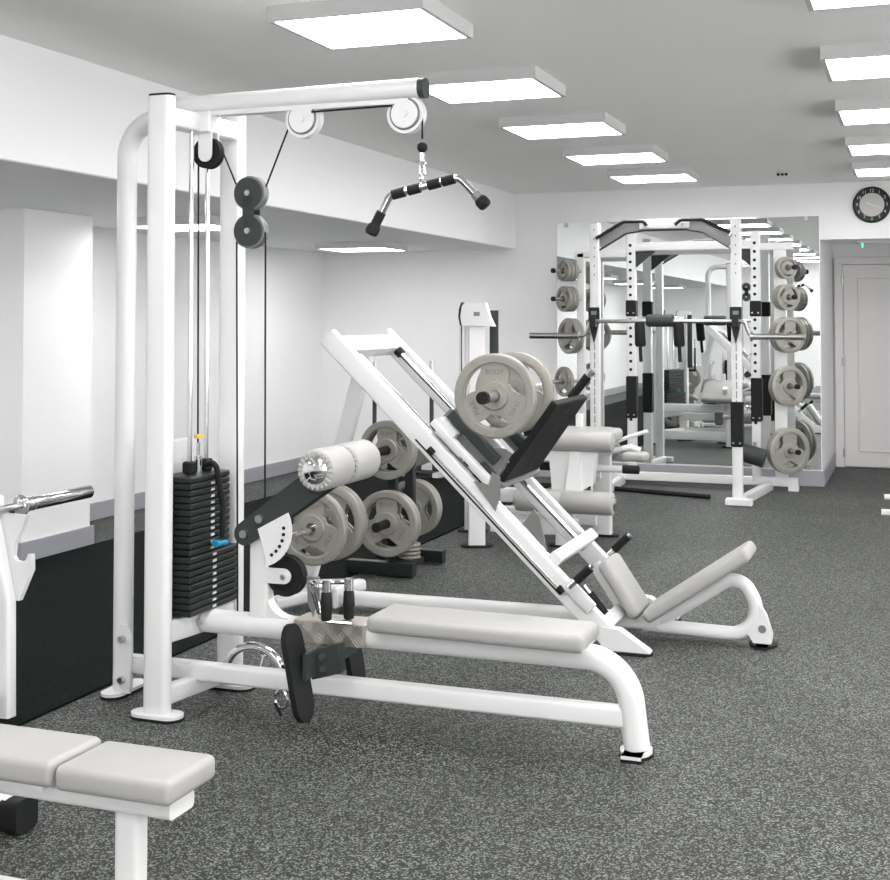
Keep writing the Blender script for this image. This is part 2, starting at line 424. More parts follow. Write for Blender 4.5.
def get_plate(R, T, let=True):
    key = (R, T, let)
    if key not in plate_proto:
        me = mesh_of('weight_plate', plate_mesh(R, T), 'plate', ang=28)
        lm = None
        if let:
            lm = []
            for txt, deg in (('BODY', 90), ('MAX', 210), ('15 KG', -30)):
                vs, fs = ltext[txt]; sz = .17*R if txt != '15 KG' else .15*R
                a = math.radians(deg); e = V((math.cos(a), 0, math.sin(a))); tt = V((math.sin(a), 0, -math.cos(a)))
                mb = MB(); mb.add([e*.56*R + tt*v.x*sz + e*v.y*sz + V((0, -1, 0))*(T*.275+.0006+v.z*.03) for v in vs], fs)
                lm.append(('lettering', mesh_of('lettering', mb, 'letter')))
            mb = MB()
            for k in range(3):     # grip ridges on the rim over each opening
                for q in range(-3, 4):
                    a = math.radians(-90+120*k + q*9); e = V((math.cos(a), 0, math.sin(a))); tt = V((math.sin(a), 0, -math.cos(a)))
                    mb.obox(e*.88*R + V((0, -T*.5, 0)), (e, tt, (0, 1, 0)), (.055*R, .009*R, .0012))
            lm.append(('rim_ridges', mesh_of('rim_ridges', mb, 'plate')))
        plate_proto[key] = (me, lm)
    return plate_proto[key]
def plate(loc, R, T, label, group, rotz=0, let=True, spin=0):
    me, lm = get_plate(R, T, let)
    o = bpy.data.objects.new('weight_plate', me); C.objects.link(o); o.location = loc
    o.rotation_mode = 'YXZ'
    o.rotation_euler = (0, spin, rotz); tag(o, label, 'weight plate', group)
    for nm_, me_ in lm or ():
        c = bpy.data.objects.new(nm_, me_); C.objects.link(c); c.parent = o
        if nm_ == 'rim_ridges': c['kind'] = 'stuff'
    return o

# ------------------------------------------------------------------ common bits
def foot(mb, c, L, W, ax=(1, 0, 0), z0=.004, t=.012):
    """oblong foot plate"""
    ax = V(ax).normalized(); sd = V((0, 0, 1)).cross(ax); poly = []
    for s_, e in ((1, 1), (-1, -1)):
        for k in range(9):
            a = -PI/2 + PI*k/8
            poly.append(V((c[0], c[1], z0+t/2)) + (ax*(L/2-W/2 + W/2*math.cos(a)) + sd*W/2*math.sin(a))*s_)
    mb.prism(poly, (0, 0, 1), t)
def pulley(name, c, axis, R, W, m, root, hubm='satin', grooved=True):
    c = V(c); a = V(axis).normalized()
    o = build(name, MB().lathe(c - a*W/2, a, [(0, 0), (R*.35, 0), (R*.35, W*.15), (R*.8, W*.15), (R*.84, 0), (R, 0), (R, W*.12), (R*.86, W*.45), (R*.86, W*.55), (R, W*.88), (R, W), (R*.84, W), (R*.8, W*.85), (R*.35, W*.85), (R*.35, W), (0, W)], 36), m, root)
    build('bolt', MB().cyl(c - a*(W/2+.006), c + a*(W/2+.006), .009, n=8), hubm, o)
    return o
def weight_stack(root, cx, y0, y1, z0, n_wide, n_narrow, dz, hw, u=V((0, 1, 0)), cen=None):
    """plates along direction u, half width hw across"""
    u = V(u).normalized(); s_ = V((0, 0, 1)).cross(u)*-1
    L = (y1-y0)/2; c0 = V(cen) if cen is not None else V((cx, (y0+y1)/2, 0))
    z = z0
    for k in range(n_wide + n_narrow):
        wide = k < n_wide; l = L if wide else L*.82; h_ = hw if wide else hw*.88
        ctr = c0 + V((0, 0, z + dz/2)) - (u*(L-l)*.5 if not wide else V((0, 0, 0)))
        build('stack_plate', MB().obox(ctr, (s_, u, (0, 0, 1)), (h_, l, dz/2-.0012), .004, 1), 'stack', root)
        z += dz
    return z

# ================================================================== 1. lat pulldown / low row
YM = 4.13
LT = thing('lat_pulldown_machine', 'white cable tower with black weight stack, overhead pulleys and low row bench', 'exercise machine', (-2.0, YM, 0))
AX, AY, BX, BY = -2.535, 3.92, -2.485, 4.34
for (x, y, zt) in ((AX, AY, 2.200), (BX, BY, 2.190)):
    p = build('upright', MB().rect([(x, y, .014), (x, y, zt)], .10, .055, (1, 0, 0), .022), 'white', LT)
    build('end_cap', MB().rect([(x, y, zt), (x, y, zt+.008)], .098, .053, (1, 0, 0), .022), 'black', p)
    f = MB(); foot(f, (x, y), .20, .095, z0=.008); build('foot_plate', f, 'white', p)
    f = MB(); foot(f, (x, y), .208, .103, z0=.0, t=.009); build('foot_pad', f, 'black', p)
c = build('rear_upright', MB().rect(fil([(-2.822, YM, .014), (-2.822, YM, 2.155), (-2.52, YM, 2.158)], .14, 12), .07, .075, (0, 1, 0), .034), 'white', LT)
f = MB(); foot(f, (-2.83, 4.15), .23, .09, (0, 1, 0), z0=.008); build('foot_plate', f, 'white', c)
f = MB(); foot(f, (-2.83, 4.15), .238, .098, (0, 1, 0), z0=0, t=.009); build('foot_pad', f, 'black', c)
b = MB(); b.prism([(-2.82, YM-.05, .02), (-2.755, YM-.05, .02), (-2.75, YM-.05, .24), (-2.765, YM-.05, .27), (-2.805, YM-.05, .27), (-2.82, YM-.05, .24)], (0, 1, 0), .01)
build('joint_plate', b, 'white', LT)
b = MB()
for z in (.07, .22):
    b.cyl((-2.785, YM-.075, z), (-2.785, YM-.05, z), .013, n=6)
build('bolt', b, 'satin', LT)
# cross members
build('top_crossbar', MB().rect([(AX, AY+.02, 2.13), (BX, BY-.02, 2.125)], .07, .075, (0, 0, 1), .012), 'white', LT)
build('stack_crossbar', MB().rect([(AX+.01, AY+.02, .298), (BX, BY-.02, .292)], .06, .08, (1, 0, 0), .01), 'white', LT)
build('floor_crossbar', MB().rect([(AX, AY+.02, .068), (BX, BY-.02, .066)], .05, .065, (1, 0, 0), .01), 'white', LT)
bm_ = build('boom', MB().rect([(-2.60, YM, 2.199), (-1.625, YM, 2.207)], .075, .072, (0, 1, 0), .03), 'white', LT)
build('end_cap', MB().rect([(-1.625, YM, 2.207), (-1.603, YM, 2.207)], .073, .07, (0, 1, 0), .03), 'dgrey', bm_)
b = MB()
for s_ in (-1, 1): b.box(-2.50, -1.66, YM+s_*.022-.003, YM+s_*.022+.003, 2.154, 2.172)
build('cable_channel', b, 'white', LT)
b = MB(); b.box(-2.53, -2.44, YM-.045, YM+.045, 2.09, 2.17, .006, 1); build('boom_bracket', b, 'white', LT)
# top black pulley with hanging fork
pl0 = pulley('cable_pulley', (-2.468, YM, 2.018), (0, 1, 0), .058, .034, 'black', LT)
b = MB()
for s_ in (-1, 1):
    pts = [(-2.496, YM+s_*.024, 2.17), (-2.44, YM+s_*.024, 2.17)] + [(-2.468+.028*math.cos(a), YM+s_*.024, 2.012+.028*math.sin(a)) for a in [0-PI*k/8 for k in range(9)]]
    b.prism(pts, (0, 1, 0), .006)
build('pulley_fork', b, 'white', LT)
for x, z in ((-2.073, 2.122), (-1.675, 2.118)):
    p = pulley('guide_pulley', (x, YM, z), (0, 1, 0), .068, .036, 'white', LT)
    q = MB(); q.ring((x, YM-.021, z), (0, 1, 0), .054, .0025, n=40, m=6); build('pulley_ring', q, 'mgrey', p)
    q = MB()
    for s_ in (-1, 1): q.lathe((x, YM+s_*.022, z), (0, s_, 0), [(0, 0), (.05, 0), (.05, .004), (.012, .004), (.012, .008), (0, .008)], 32)
    build('pulley_cheek', q, 'white', p)
# floating double pulley
DPX = -2.288
b = MB()
for s_ in (-1, 1):
    for z in (1.862, 1.724):
        b.lathe((DPX, YM+s_*.022, z), (0, s_, 0), [(0, 0), (.056, 0), (.056, .005), (0, .005)], 36)
    b.box(DPX-.022, DPX+.022, YM+s_*.0245-.0025, YM+s_*.0245+.0025, 1.74, 1.85)
build('pulley_block_cheek', b, 'dgrey', LT)
for z in (1.862, 1.724):
    p = build('floating_pulley', MB().lathe((DPX, YM-.018, z), (0, 1, 0), [(0, 0), (.063, 0), (.063, .004), (.054, .015), (.054, .021), (.063, .032), (.063, .036), (0, .036)], 36), 'mgrey', LT)
    build('bolt', MB().cyl((DPX, YM-.034, z), (DPX, YM+.034, z), .011, n=10), 'satin', p)
# guide rods, cable
for y in (4.08, 4.195):
    build('guide_rod', MB().cyl((-2.51, y, .33), (-2.51, y, 2.10), .0095, n=14), 'chrome', LT)
b = MB()
b.tube([(-2.510, 4.138, .87), (-2.516, 4.138, 2.0)], .0035, 8)
b.tube([(-2.412, YM, 2.03), (-2.345, YM, 1.885)], .0035, 8)
b.tube([(-2.228, YM, 1.885), (-2.135, YM, 2.10)], .0035, 8)
b.tube([(-2.03, YM-.03, 2.143), (-1.72, YM-.03, 2.147)], .0035, 8)
b.tube([(-1.617, YM, 2.12), (-1.617, YM, 2.03)], .0035, 8)
b.tube([(-2.348, YM, 1.72), (-2.335, YM, .30)], .0035, 8)
b.tube([(-2.229, YM, 1.72), (-2.225, YM, .50)], .0035, 8)
build('cable', b, 'black', LT)
# stack
zt = weight_stack(LT, -2.51, 3.965, 4.302, .345, 9, 12, .0235, .078)
for y in (4.08, 4.195): build('rod_bushing', MB().box(-2.53, -2.49, y-.022, y+.022, zt, zt+.045, .006, 1), 'black', LT)
b = MB(); b.cyl((-2.51, 4.138, zt-.002), (-2.51, 4.138, zt+.06), .016, n=14); b.cyl((-2.51, 4.138, zt+.06), (-2.51, 4.138, zt+.11), .008, n=12)
build('stack_stem', b, 'chrome', LT)
build('load_sticker', MB().box(-2.515, -2.50, 4.118, 4.158, zt+.125, zt+.140), 'gold', LT)
b = MB()
for k in range(20):
    z = .345 + .0235*(k+.5); xf = -2.51 + (.078 if k < 9 else .0686)
    b.box(xf-.001, xf+.0015, 4.118, 4.142, z-.0045, z+.0045)
build('pin_hole_marks', b, 'frame', LT)
b = MB(); b.tube(fil([(-2.48, 4.15, zt+.03), (-2.43, 4.13, zt+.04), (-2.42, 4.165, .72), (-2.42, 4.165, .60)], .05), .011, 10)
build('coil_lanyard', b, 'black', LT)
b = MB(); b.cyl((-2.44, 4.13, .585), (-2.405, 4.13, .585), .012); b.cyl((-2.41, 4.10, .585), (-2.41, 4.175, .58), .011, n=12)
build('selector_pin', b, 'blue', LT)
build('stack_shroud', MB().box(-2.607, -2.600, 3.95, 4.33, .33, .955, .002, 1), 'white', LT)
# low row beam, rail, post
UZ0, UZ1 = .302, .300
lb = build('row_beam', MB().rect(fil([(-2.47, YM, UZ0), (-.905, YM, .300), (-.872, YM, .02)], .17, 12), .078, .085, (0, 1, 0), .036), 'white', LT)
f = MB(); foot(f, (-.875, YM), .105, .17, z0=.008); build('foot_plate', f, 'white', lb)
f = MB(); foot(f, (-.875, YM), .113, .178, z0=0, t=.009); build('foot_pad', f, 'black', lb)
build('mount_bolt', MB().cyl((-2.465, YM-.05, .302), (-2.465, YM-.03, .302), .012, n=6), 'satin', lb)
build('floor_rail', MB().rect([(-2.82, YM, .115), (-.9, YM, .118)], .06, .065, (0, 1, 0), .012), 'white', LT)
build('lever_post', MB().rect([(-2.238, YM, .33), (-2.238, YM, .635)], .055, .075, (0, 1, 0), .012), 'white', LT)
b = MB(); b.prism([(-2.28, YM, .34), (-2.205, YM, .42)] + [(-2.205+.085*(1-math.cos(a)), YM, .425-.085*math.sin(a)) for a in [PI/2*k/6 for k in range(7)]] + [(-2.10, YM, .33)], (0, 1, 0), .05)
build('gusset', b, 'white', LT)
b = MB()
for s_ in (-1, 1):
    p0 = V((-2.285, YM+s_*.04, .632)); p1 = V((-1.95, YM+s_*.04, .87)); d = (p1-p0).normalized(); nrm = V((-d.z, 0, d.x))
    pts = [p0 + nrm*.042*math.sin(a) - d*.042*math.cos(a) for a in [PI/2 - PI*k/8 for k in range(9)]]
    pts = [p0 + (nrm*math.cos(a) + d*math.sin(a))*.042 for a in [-PI*k/8 for k in range(9)]]
    pts = pts + [p1 - nrm*.05, p1 + nrm*.05]
    b.prism(pts, (0, 1, 0), .008)
lv = build('roller_lever', b, 'dgrey', LT)
for x, z in ((-2.285, .632), (-2.222, .69)):
    build('bolt', MB().cyl((x, YM-.056, z), (x, YM-.04, z), .015, n=14), 'satin', lv)
RX, RZ = -1.945, .885
build('roller_axle', MB().cyl((RX, 3.97, RZ), (RX, 4.38, RZ), .012), 'chrome', LT)
for y0, y1 in ((3.97, 4.145), (4.175, 4.375)):
    r_ = .073
    ro = build('thigh_roller', MB().lathe((RX, y0, RZ), (0, 1, 0), [(.045, -.006), (.058, -.007), (.068, 0), (r_, .014), (r_, (y1-y0)-.014), (.068, (y1-y0)), (.058, (y1-y0)+.007), (.03, (y1-y0)+.005)], 40), 'vinyl', LT)
    b = MB()
    for k in range(22):
        a = 2*PI*k/22; e = V((math.cos(a), 0, math.sin(a))); tt = V((-math.sin(a), 0, math.cos(a)))
        b.obox(V((RX, y0-.004, RZ)) + e*.057, (e, tt, (0, 1, 0)), (.010, .0042, .005), .003, 1)
    build('gathered_pleats', b, 'vinyl', ro)
    build('roller_cap', MB().lathe((RX, y0-.006, RZ), (0, -1, 0), [(.046, -.004), (.046, .002), (.035, .008), (.015, .011), (0, .0115)], 32), 'chrome', ro)
# adjustment sector
b = MB(); pts = [(-2.225, YM-.052, .655)]
for k in range(10):
    a = math.radians(28 - 100*k/9); pts.append((-2.225+.135*math.cos(a), YM-.052, .655+.135*math.sin(a)))
b.prism(pts, (0, 1, 0), .007); sc = build('adjustment_sector', b, 'white', LT)
b = MB()
for k in range(6):
    a = math.radians(5 - 62*k/5); p = V((-2.225+.105*math.cos(a), YM-.056, .655+.105*math.sin(a))); b.cyl(p+V((0, -.002, 0)), p, .0065, n=12)
build('sector_hole', b, 'black', sc)
pulley('low_pulley', (-2.135, YM, .487), (0, 1, 0), .073, .034, 'black', LT)
b = MB()
for s_ in (-1, 1):
    b.prism([(-2.21, YM+s_*.024, .46), (-2.21, YM+s_*.024, .515)] + [(-2.135+.027*math.sin(a), YM+s_*.024, .4875+.027*math.cos(a)) for a in [PI*k/8 for k in range(9)]], (0, 1, 0), .006)
build('pulley_fork', b, 'white', LT)
build('low_bolt', MB().cyl((-2.135, YM-.04, .487), (-2.135, YM-.025, .487), .009, n=6), 'satin', LT)
# foot rest
TX0, TX1 = -2.08, -1.81
b = MB(); b.box(TX0, TX1, 4.070, 4.190, .270, .350, .004, 1); st = build('tread_box', b, 'alu', LT)
b = MB()
for i in range(7):
    for j in range(2):
        x = TX0+.02+i*.038; z = .291+j*.038; s_ = 1 if (i+j) % 2 else -1
        for q in (-1.5, -.5, .5, 1.5):
            b.obox((x+q*.0065, 4.069, z-q*.0065*s_), ((1, 0, s_), (0, 1, 0), (-s_, 0, 1)), (.016, .0022, .0017))
build('tread_lozenges', b, 'satin', st)['kind'] = 'stuff'
build('foot_bracket', MB().obox((-1.92, 4.02, .232), ((1, 0, .30), (0, 1, 0), (-.05, 0, 1)), (.058, .022, .05), .004, 1), 'dgrey', LT)
for x, z in ((-1.93, .250), (-1.925, .212)): build('bolt', MB().cyl((x, 3.985, z), (x, 3.998, z), .011, n=8), 'satin', LT)
def footplate(x, y, zc, hl, lean, yw):
    d = V((lean, 0, 1)).normalized(); poly = []
    n = V((1, 0, -lean)).normalized(); u = V((0, 1, 0)); hw = yw
    for s_ in (1, -1):
        for k in range(9):
            a = PI*k/8; poly.append(V((x, y, zc)) + (d*(hl-hw + hw*math.sin(a)) + u*hw*math.cos(a))*s_)
    return MB().prism(poly, n, .02)
build('foot_plate_rest', footplate(-1.975, 3.90, .215, .165, -.20, .062), 'black', LT)
build('foot_plate_rest', footplate(-1.985, 4.36, .195, .15, -.20, .058), 'black', LT)
build('bracket_arm', MB().rect([(-1.955, 3.91, .232), (-1.965, 4.35, .222)], .09, .014, (0, 0, 1), .006), 'dgrey', LT)
# pad
b = MB(); b.obox((-1.40, YM, .364), ((1, 0, -.008), (0, 1, 0), (.008, 0, 1)), (.378, .118, .029), .020, 4)
build('bench_pad', b, 'vinyl', LT)
build('pad_board', MB().box(-1.74, -1.03, YM-.09, YM+.09, .330, .342), 'white', LT)

# row handle lying on the beam (close grip)
RH = thing('row_handle', 'chrome close grip row handle with two black grips standing on the tread plate', 'cable handle', (-1.905, 4.06, 0.355))
b = MB()
b.tube(fil([(-2.015, 4.08, 0.481), (-1.975, 4.08, 0.357), (-1.845, 4.05, 0.357)], .03), .009, 10)
b.tube(fil([(-2.015, 4.08, 0.481), (-1.955, 4.02, 0.486), (-1.930, 4.02, 0.471)], .02), .010, 10)
b.tube([(-2.015, 4.08, 0.481), (-1.870, 4.07, 0.496)], .010, 10)
b.tube([(-1.930, 4.02, 0.366), (-1.845, 4.05, 0.359)], .009, 10)
build('handle_frame', b, 'chrome', RH)
for x, y in ((-1.927, 4.02), (-1.865, 4.07)):
    g_ = build('grip', MB().lathe((x, y, .366), (0, 0, 1), [(.012, 0), (.018, .004), (.021, .05), (.018, .095), (.014, .1)], 20), 'black', RH)
    build('grip_collar', MB().cyl((x, y, .466), (x, y, .506), .016, n=18), 'chrome', g_)
b = MB(); b.prism([(-2.030, 4.08, 0.501), (-1.985, 4.08, 0.501), (-1.985, 4.08, 0.411), (-2.005, 4.08, 0.361), (-2.025, 4.08, 0.411)], (0, 1, 0), .012); build('handle_plate', b, 'satin', RH)

# curved chrome bar resting on the floor rail
CB = thing('curved_cable_bar', 'small curved chrome bar with black ends hung on the lower rail', 'cable handle', (-2.2, 4.25, .15))
arc = [(-2.315+.115*math.cos(a)*1.05, 4.22, .09+.115*math.sin(a)*.95) for a in [math.radians(170-160*k/16) for k in range(17)]]
build('bar_arch', MB().tube(arc, .0155, 12), 'chrome', CB)
b = MB(); b.tube(arc[:1]+[V(arc[0])+V((-.008, 0, -.035))], .021, 12)
build('rubber_end', b, 'black', CB)
b = MB(); b.tube([V(arc[-1]), V(arc[-1])+V((.012, 0, -.05))], .021, 12); build('rubber_end', b, 'black', CB)
b = MB(); b.ring((-2.275, 4.22, .185), (0, 1, 0), .018, .005, n=16, m=6); b.tube([(-2.275, 4.22, .17), (-2.285, 4.21, .12)], .005, 8); build('swivel_ring', b, 'chrome', CB)
CB2 = thing('ankle_clip', 'small chrome snap link hanging at the rail under the black foot plate', 'clip', (-2.12, 4.06, .05))
build('clip_loop', MB().ring((-2.125, 4.07, .065), (0.3, 1, 0), .03, .006, n=18, m=8), 'chrome', CB2)
build('clip_gate', MB().tube([(-2.15, 4.07, .05), (-2.12, 4.06, .012)], .006, 8), 'black', CB2)

# lat bar
LB = thing('lat_pulldown_bar', 'bent chrome pulldown bar with black grips hanging from the boom cable', 'cable bar', (-1.6, YM, 1.88))
o0 = V((-1.617, YM, 2.0))
build('cable_stop', MB().sphere(o0, .019), 'black', LB)
b = MB(); b.cyl(o0+V((0, 0, -.02)), o0+V((0, 0, -.045)), .01, n=10); b.ring(o0+V((0, 0, -.055)), (0, 1, 0), .012, .004, n=14, m=6)
b.tube(fil([o0+V((-.008, 0, -.06)), o0+V((-.010, 0, -.100)), o0+V((.010, 0, -.100)), o0+V((.010, 0, -.065)), o0+V((-.008, 0, -.06))], .008, 4), .0045, 8)
b.ring(o0+V((-.002, 0, -.108)), (1, 0, 0), .015, .004, n=16, m=6); b.cyl(o0+V((-.004, 0, -.118)), o0+V((-.004, 0, -.142)), .010, n=12)
build('snap_hook', b, 'chrome', LB)
Pm = [(-1.793, YM-.02, 1.72), (-1.735, YM-.01, 1.835), (-1.485, YM+.01, 1.892), (-1.405, YM+.02, 1.806)]
path = fil(Pm, .035, 6)
build('bar', MB().tube(path, .0135, 14), 'chrome', LB)
L = [V(p) for p in Pm]
lerp = lambda a, b_, t_: a + (b_-a)*t_
for a0, a1 in ((.04, .22), (.27, .44), (.56, .73), (.76, .94)):
    build('grip', MB().cyl(lerp(L[1], L[2], a0), lerp(L[1], L[2], a1), .0185, n=16), 'black', LB)
build('grip', MB().cyl(lerp(L[0], L[1], .08), lerp(L[0], L[1], .5), .0175, n=16), 'black', LB)
build('grip', MB().cyl(lerp(L[3], L[2], .08), lerp(L[3], L[2], .32), .0165, n=16), 'mgrey', LB)
for p, q in ((L[0], L[1]), (L[3], L[2])):
    d = (p-q).normalized(); build('bar_end', MB().lathe(p-d*.014, d, [(0, 0), (.02, 0), (.024, .01), (.024, .03), (.018, .038), (0, .04)], 20), 'black', LB)

# ================================================================== 2. leg press
YN, YFR, YC = 5.36, 6.02, 5.69
LP = thing('leg_press_machine', 'white angled leg press with chrome guide rods, black foot plate and grey seat pads', 'exercise machine', (-1.7, YC, 0))
dr_ = (V((-1.15, 0, .0)) - V((-2.535, 0, 1.327-.0))).normalized()      # down the rails
d = V((1.34, 0, -1.288)).normalized(); nU = V((-d.z, 0, d.x))         # nU points up and right
top = V((-2.52, 0, 1.318)); 
def rp(s, off=0, y=0): p = top + d*s + nU*off; return V((p.x, y, p.z))
Ltot = (1.318-.03)/(-d.z)
for y in (YN, YFR):
    r_ = build('side_rail', MB().rect([rp(-.03, -.026, y), rp(Ltot-.01, -.026, y)], .05, .09, (0, 1, 0), .008), 'white', LP)
    e = rp(Ltot, 0, y)
    f = MB(); f.prism([(e.x-.10, y, .012), (e.x+.11, y, .012), (e.x+.10, y, .022), (e.x-.02, y, .10), (e.x-.10, y, .11)], (0, 1, 0), .06); build('rail_shoe', f, 'white', r_)
    f = MB(); foot(f, (e.x+.01, y), .215, .09, z0=0, t=.012); build('foot_pad', f, 'black', r_)
    build('rail_end_cap', MB().rect([rp(-.036, -.026, y), rp(-.03, -.026, y)], .05, .09, (0, 1, 0), .008), 'white', r_)
build('top_crossbar', MB().rect([rp(.03, -.03, YN), rp(.03, -.03, YFR)], .10, .055, d, .008), 'white', LP)
build('lower_crossbar', MB().rect([rp(1.40, .03, YN-.01), rp(1.40, .03, YFR)], .055, .06, d, .008), 'white', LP)
build('bottom_crossbar', MB().rect([rp(1.74, -.02, YN), rp(1.74, -.02, YFR)], .06, .06, d, .008), 'white', LP)
# chrome rods
for y, s0, s1, off in ((YN-.031, .69, 1.51, -.03), (YFR-.09, .11, 1.41, -.004)):
    r_ = build('guide_rod', MB().cyl(rp(s0, off, y), rp(s1, off, y), .012 if y > 5.5 else .0045, n=16), 'chrome', LP)
    for s_ in (s0, s1): build('rubber_bumper', MB().cyl(rp(s_-.016, off, y), rp(s_+.016, off, y), .024 if y > 5.5 else .015, n=16), 'black', r_)
build('rod_slot', MB().obox(rp(1.06, -.048, YN-.0255), (d, nU, (0, 1, 0)), (.46, .004, .001)), 'blackm', LP)
build('guide_rod', MB().cyl(rp(.12, -.004, YN+.07), rp(1.41, -.004, YN+.07), .0145, n=16), 'chrome', LP)
# bottom stop plate on near rail
build('stop_plate', MB().obox(rp(1.585, .012, YN-.028), (d, nU, (0, 1, 0)), (.075, .03, .010), .008, 2), 'white', LP)
# carriage
sF = (rp(0).x*0)
fp0 = V((-1.752, 0, .688)); fp1 = V((-1.502, 0, 1.04)); fd = (fp1-fp0).normalized(); fn = V((fd.z, 0, -fd.x))
fc = (fp0+fp1)/2
cg = build('foot_platform', MB().obox((fc.x, 5.70, fc.z), (fd, (0, 1, 0), fn), ((fp1-fp0).length/2, .275, .016), .005, 1), 'black', LP)
b = MB()
for y in (5.70,):
    b.obox(V((fc.x, y, fc.z)) + fn*.017, (fd, (0, 1, 0), fn), ((fp1-fp0).length/2*.96, .003, .002))
build('tread_strip', b, 'dgrey', cg)
build('platform_lip', MB().obox(V((fp0.x, 5.70, fp0.z)) - fd*.012, (fd, (0, 1, 0), fn), (.012, .28, .03), .004, 1), 'mgrey', cg)
hz = 1.075; hx = -1.712
# side plates of the carriage
for y in (5.44, 5.97):
    b = MB(); b.prism([rp(.60, .06, y), rp(.98, .06, y), V((fp0.x-.01, y, fp0.z+.02)), V((fp0.x+.05, y, fp0.z+.12)), V((fp0.x+.02, y, fp0.z+.14)), V((fp0.x-.11, y, fp0.z+.15)), rp(.60, .14, y)], (0, 1, 0), .010)
    build('carriage_side', b, 'mgrey', LP)
b = MB()
for y in (5.435,):
    for s_, o_ in ((.64, .11), (.74, .11)): b.cyl(rp(s_, o_, y-.012), rp(s_, o_, y), .012, n=8)
build('bolt', b, 'satin', LP)
for y in (5.43, 5.93):
    build('carriage_tube', MB().rect([rp(.62, .13, y), rp(.92, .13, y)], .05, .05, (0, 1, 0), .008), 'dgrey', LP)
    build('wheel_block', MB().obox(rp(.93, .055, y), (d, nU, (0, 1, 0)), (.055, .03, .03), .006, 1), 'dgrey', LP)
build('carriage_crossbeam', MB().rect([rp(.66, .07, YN+.0), rp(.66, .07, YFR)], .11, .055, d, .008), 'white', LP)
build('carriage_post', MB().rect([rp(.80, .14, 5.66), (hx+.02, 5.66, hz)], .06, .05, (0, 1, 0), .008), 'white', LP)
build('carriage_post', MB().rect([rp(.80, .14, 5.94), (hx+.02, 5.94, hz)], .06, .05, (0, 1, 0), .008), 'white', LP)
build('platform_brace', MB().rect([(hx+.02, 5.62, hz-.06), (fc.x-.02, 5.62, fc.z+.02)], .07, .09, (0, 1, 0), .008), 'dgrey', LP)
build('platform_brace', MB().rect([(hx+.02, 5.90, hz-.06), (fc.x-.02, 5.90, fc.z+.02)], .05, .06, (0, 1, 0), .008), 'dgrey', LP)
hb = build('weight_horn', MB().cyl((hx, 5.07, hz), (hx, 5.94, hz), .0235, n=22), 'satin', LP)
build('horn_cap', MB().cyl((hx, 5.055, hz), (hx, 5.085, hz), .027, n=20), 'black', hb)
build('carriage_skid', MB().rect([rp(.60, .062, YN), rp(.98, .062, YN)], .05, .03, (0, 1, 0), .006), 'white', LP)
# grip at the top of the platform (far side)
h0 = V((-1.60, 6.0, 1.0)); h1 = V((-1.478, 6.0, 1.155)); dd = (h1-h0).normalized()
build('carriage_handle', MB().cyl(h0-dd*.08, h1, .0135, n=14), 'chrome', LP)
build('grip', MB().cyl(h0+dd*.03, h1-dd*.03, .021, n=16), 'black', LP)
build('grip_end', MB().cyl(h1-dd*.02, h1+dd*.005, .02, n=16), 'chrome', LP)
# lockout hooks
b = MB(); b.prism([rp(1.20, .04, YN+.0), rp(1.32, .04, YN), rp(1.36, .03, YN), rp(1.235, .115, YN), rp(1.19, .12, YN)], (0, 1, 0), .012); build('lockout_hook', b, 'mgrey', LP)
b = MB(); b.prism([rp(.92, .02, YN-.03), rp(1.08, .0, YN-.03), rp(1.05, .06, YN-.03), rp(.99, .12, YN-.03), rp(.95, .11, YN-.03), rp(.98, .06, YN-.03)], (0, 1, 0), .010); build('latch_claw', b, 'satin', LP)
# side grips
for a0, a1, y in (((-1.385, .290), (-1.305, .365), 5.30), ((-1.39, .205), (-1.287, .075), 5.56), ((-1.40, .290), (-1.312, .375), 6.08)):
    p = V((a0[0], y, a0[1])); q = V((a1[0], y, a1[1])); e = (q-p).normalized()
    build('side_handle', MB().cyl(p-e*.03, q, .0125, n=14), 'chrome', LP)
    build('grip', MB().cyl(p+e*.012, q-e*.012, .019, n=16), 'black', LP)
# seat and back pad
def pad(name, p0, p1, yc, hw, th, up):
    p0 = V((p0[0], yc, p0[1])); p1 = V((p1[0], yc, p1[1])); e = (p1-p0).normalized(); n_ = V((-e.z, 0, e.x))
    if n_.z < 0: n_ = -n_
    return build(name, MB().obox((p0+p1)/2 + n_*up, (e, (0, 1, 0), n_), ((p1-p0).length/2, hw, th), th*.75, 4), 'vinyl', LP)
pad('seat_pad', (-1.355, .315), (-1.20, .085), YC, .12, .030, .026)
pad('back_pad', (-1.125, .075), (-.68, .385), YC, .14, .029, .030)
build('seat_bracket', MB().rect([(-1.39, YC, .30), (-1.22, YC, .05)], .05, .05, (0, 1, 0), .008), 'white', LP)
ft = build('seat_frame', MB().rect(fil([(-1.17, YC, .048), (-.73, YC, .040), (-.665, YC, .15), (-.745, YC, .305), (-1.13, YC, .05)], .12, 9), .055, .06, (0, 1, 0), .026), 'white', LP)
b = MB(); b.prism([(-.69, YC, .013), (-.615, YC, .013), (-.61, YC, .05), (-.635, YC, .13), (-.665, YC, .18), (-.72, YC, .06), (-.70, YC, .03)], (0, 1, 0), .05); build('rear_gusset', b, 'white', ft)
build('gusset_hole', MB().cyl((-.652, YC-.027, .075), (-.652, YC-.02, .075), .017, n=18), 'mgrey', ft)
f = MB(); foot(f, (-.65, YC), .12, .17, z0=.0, t=.012); build('foot_pad', f, 'black', ft)
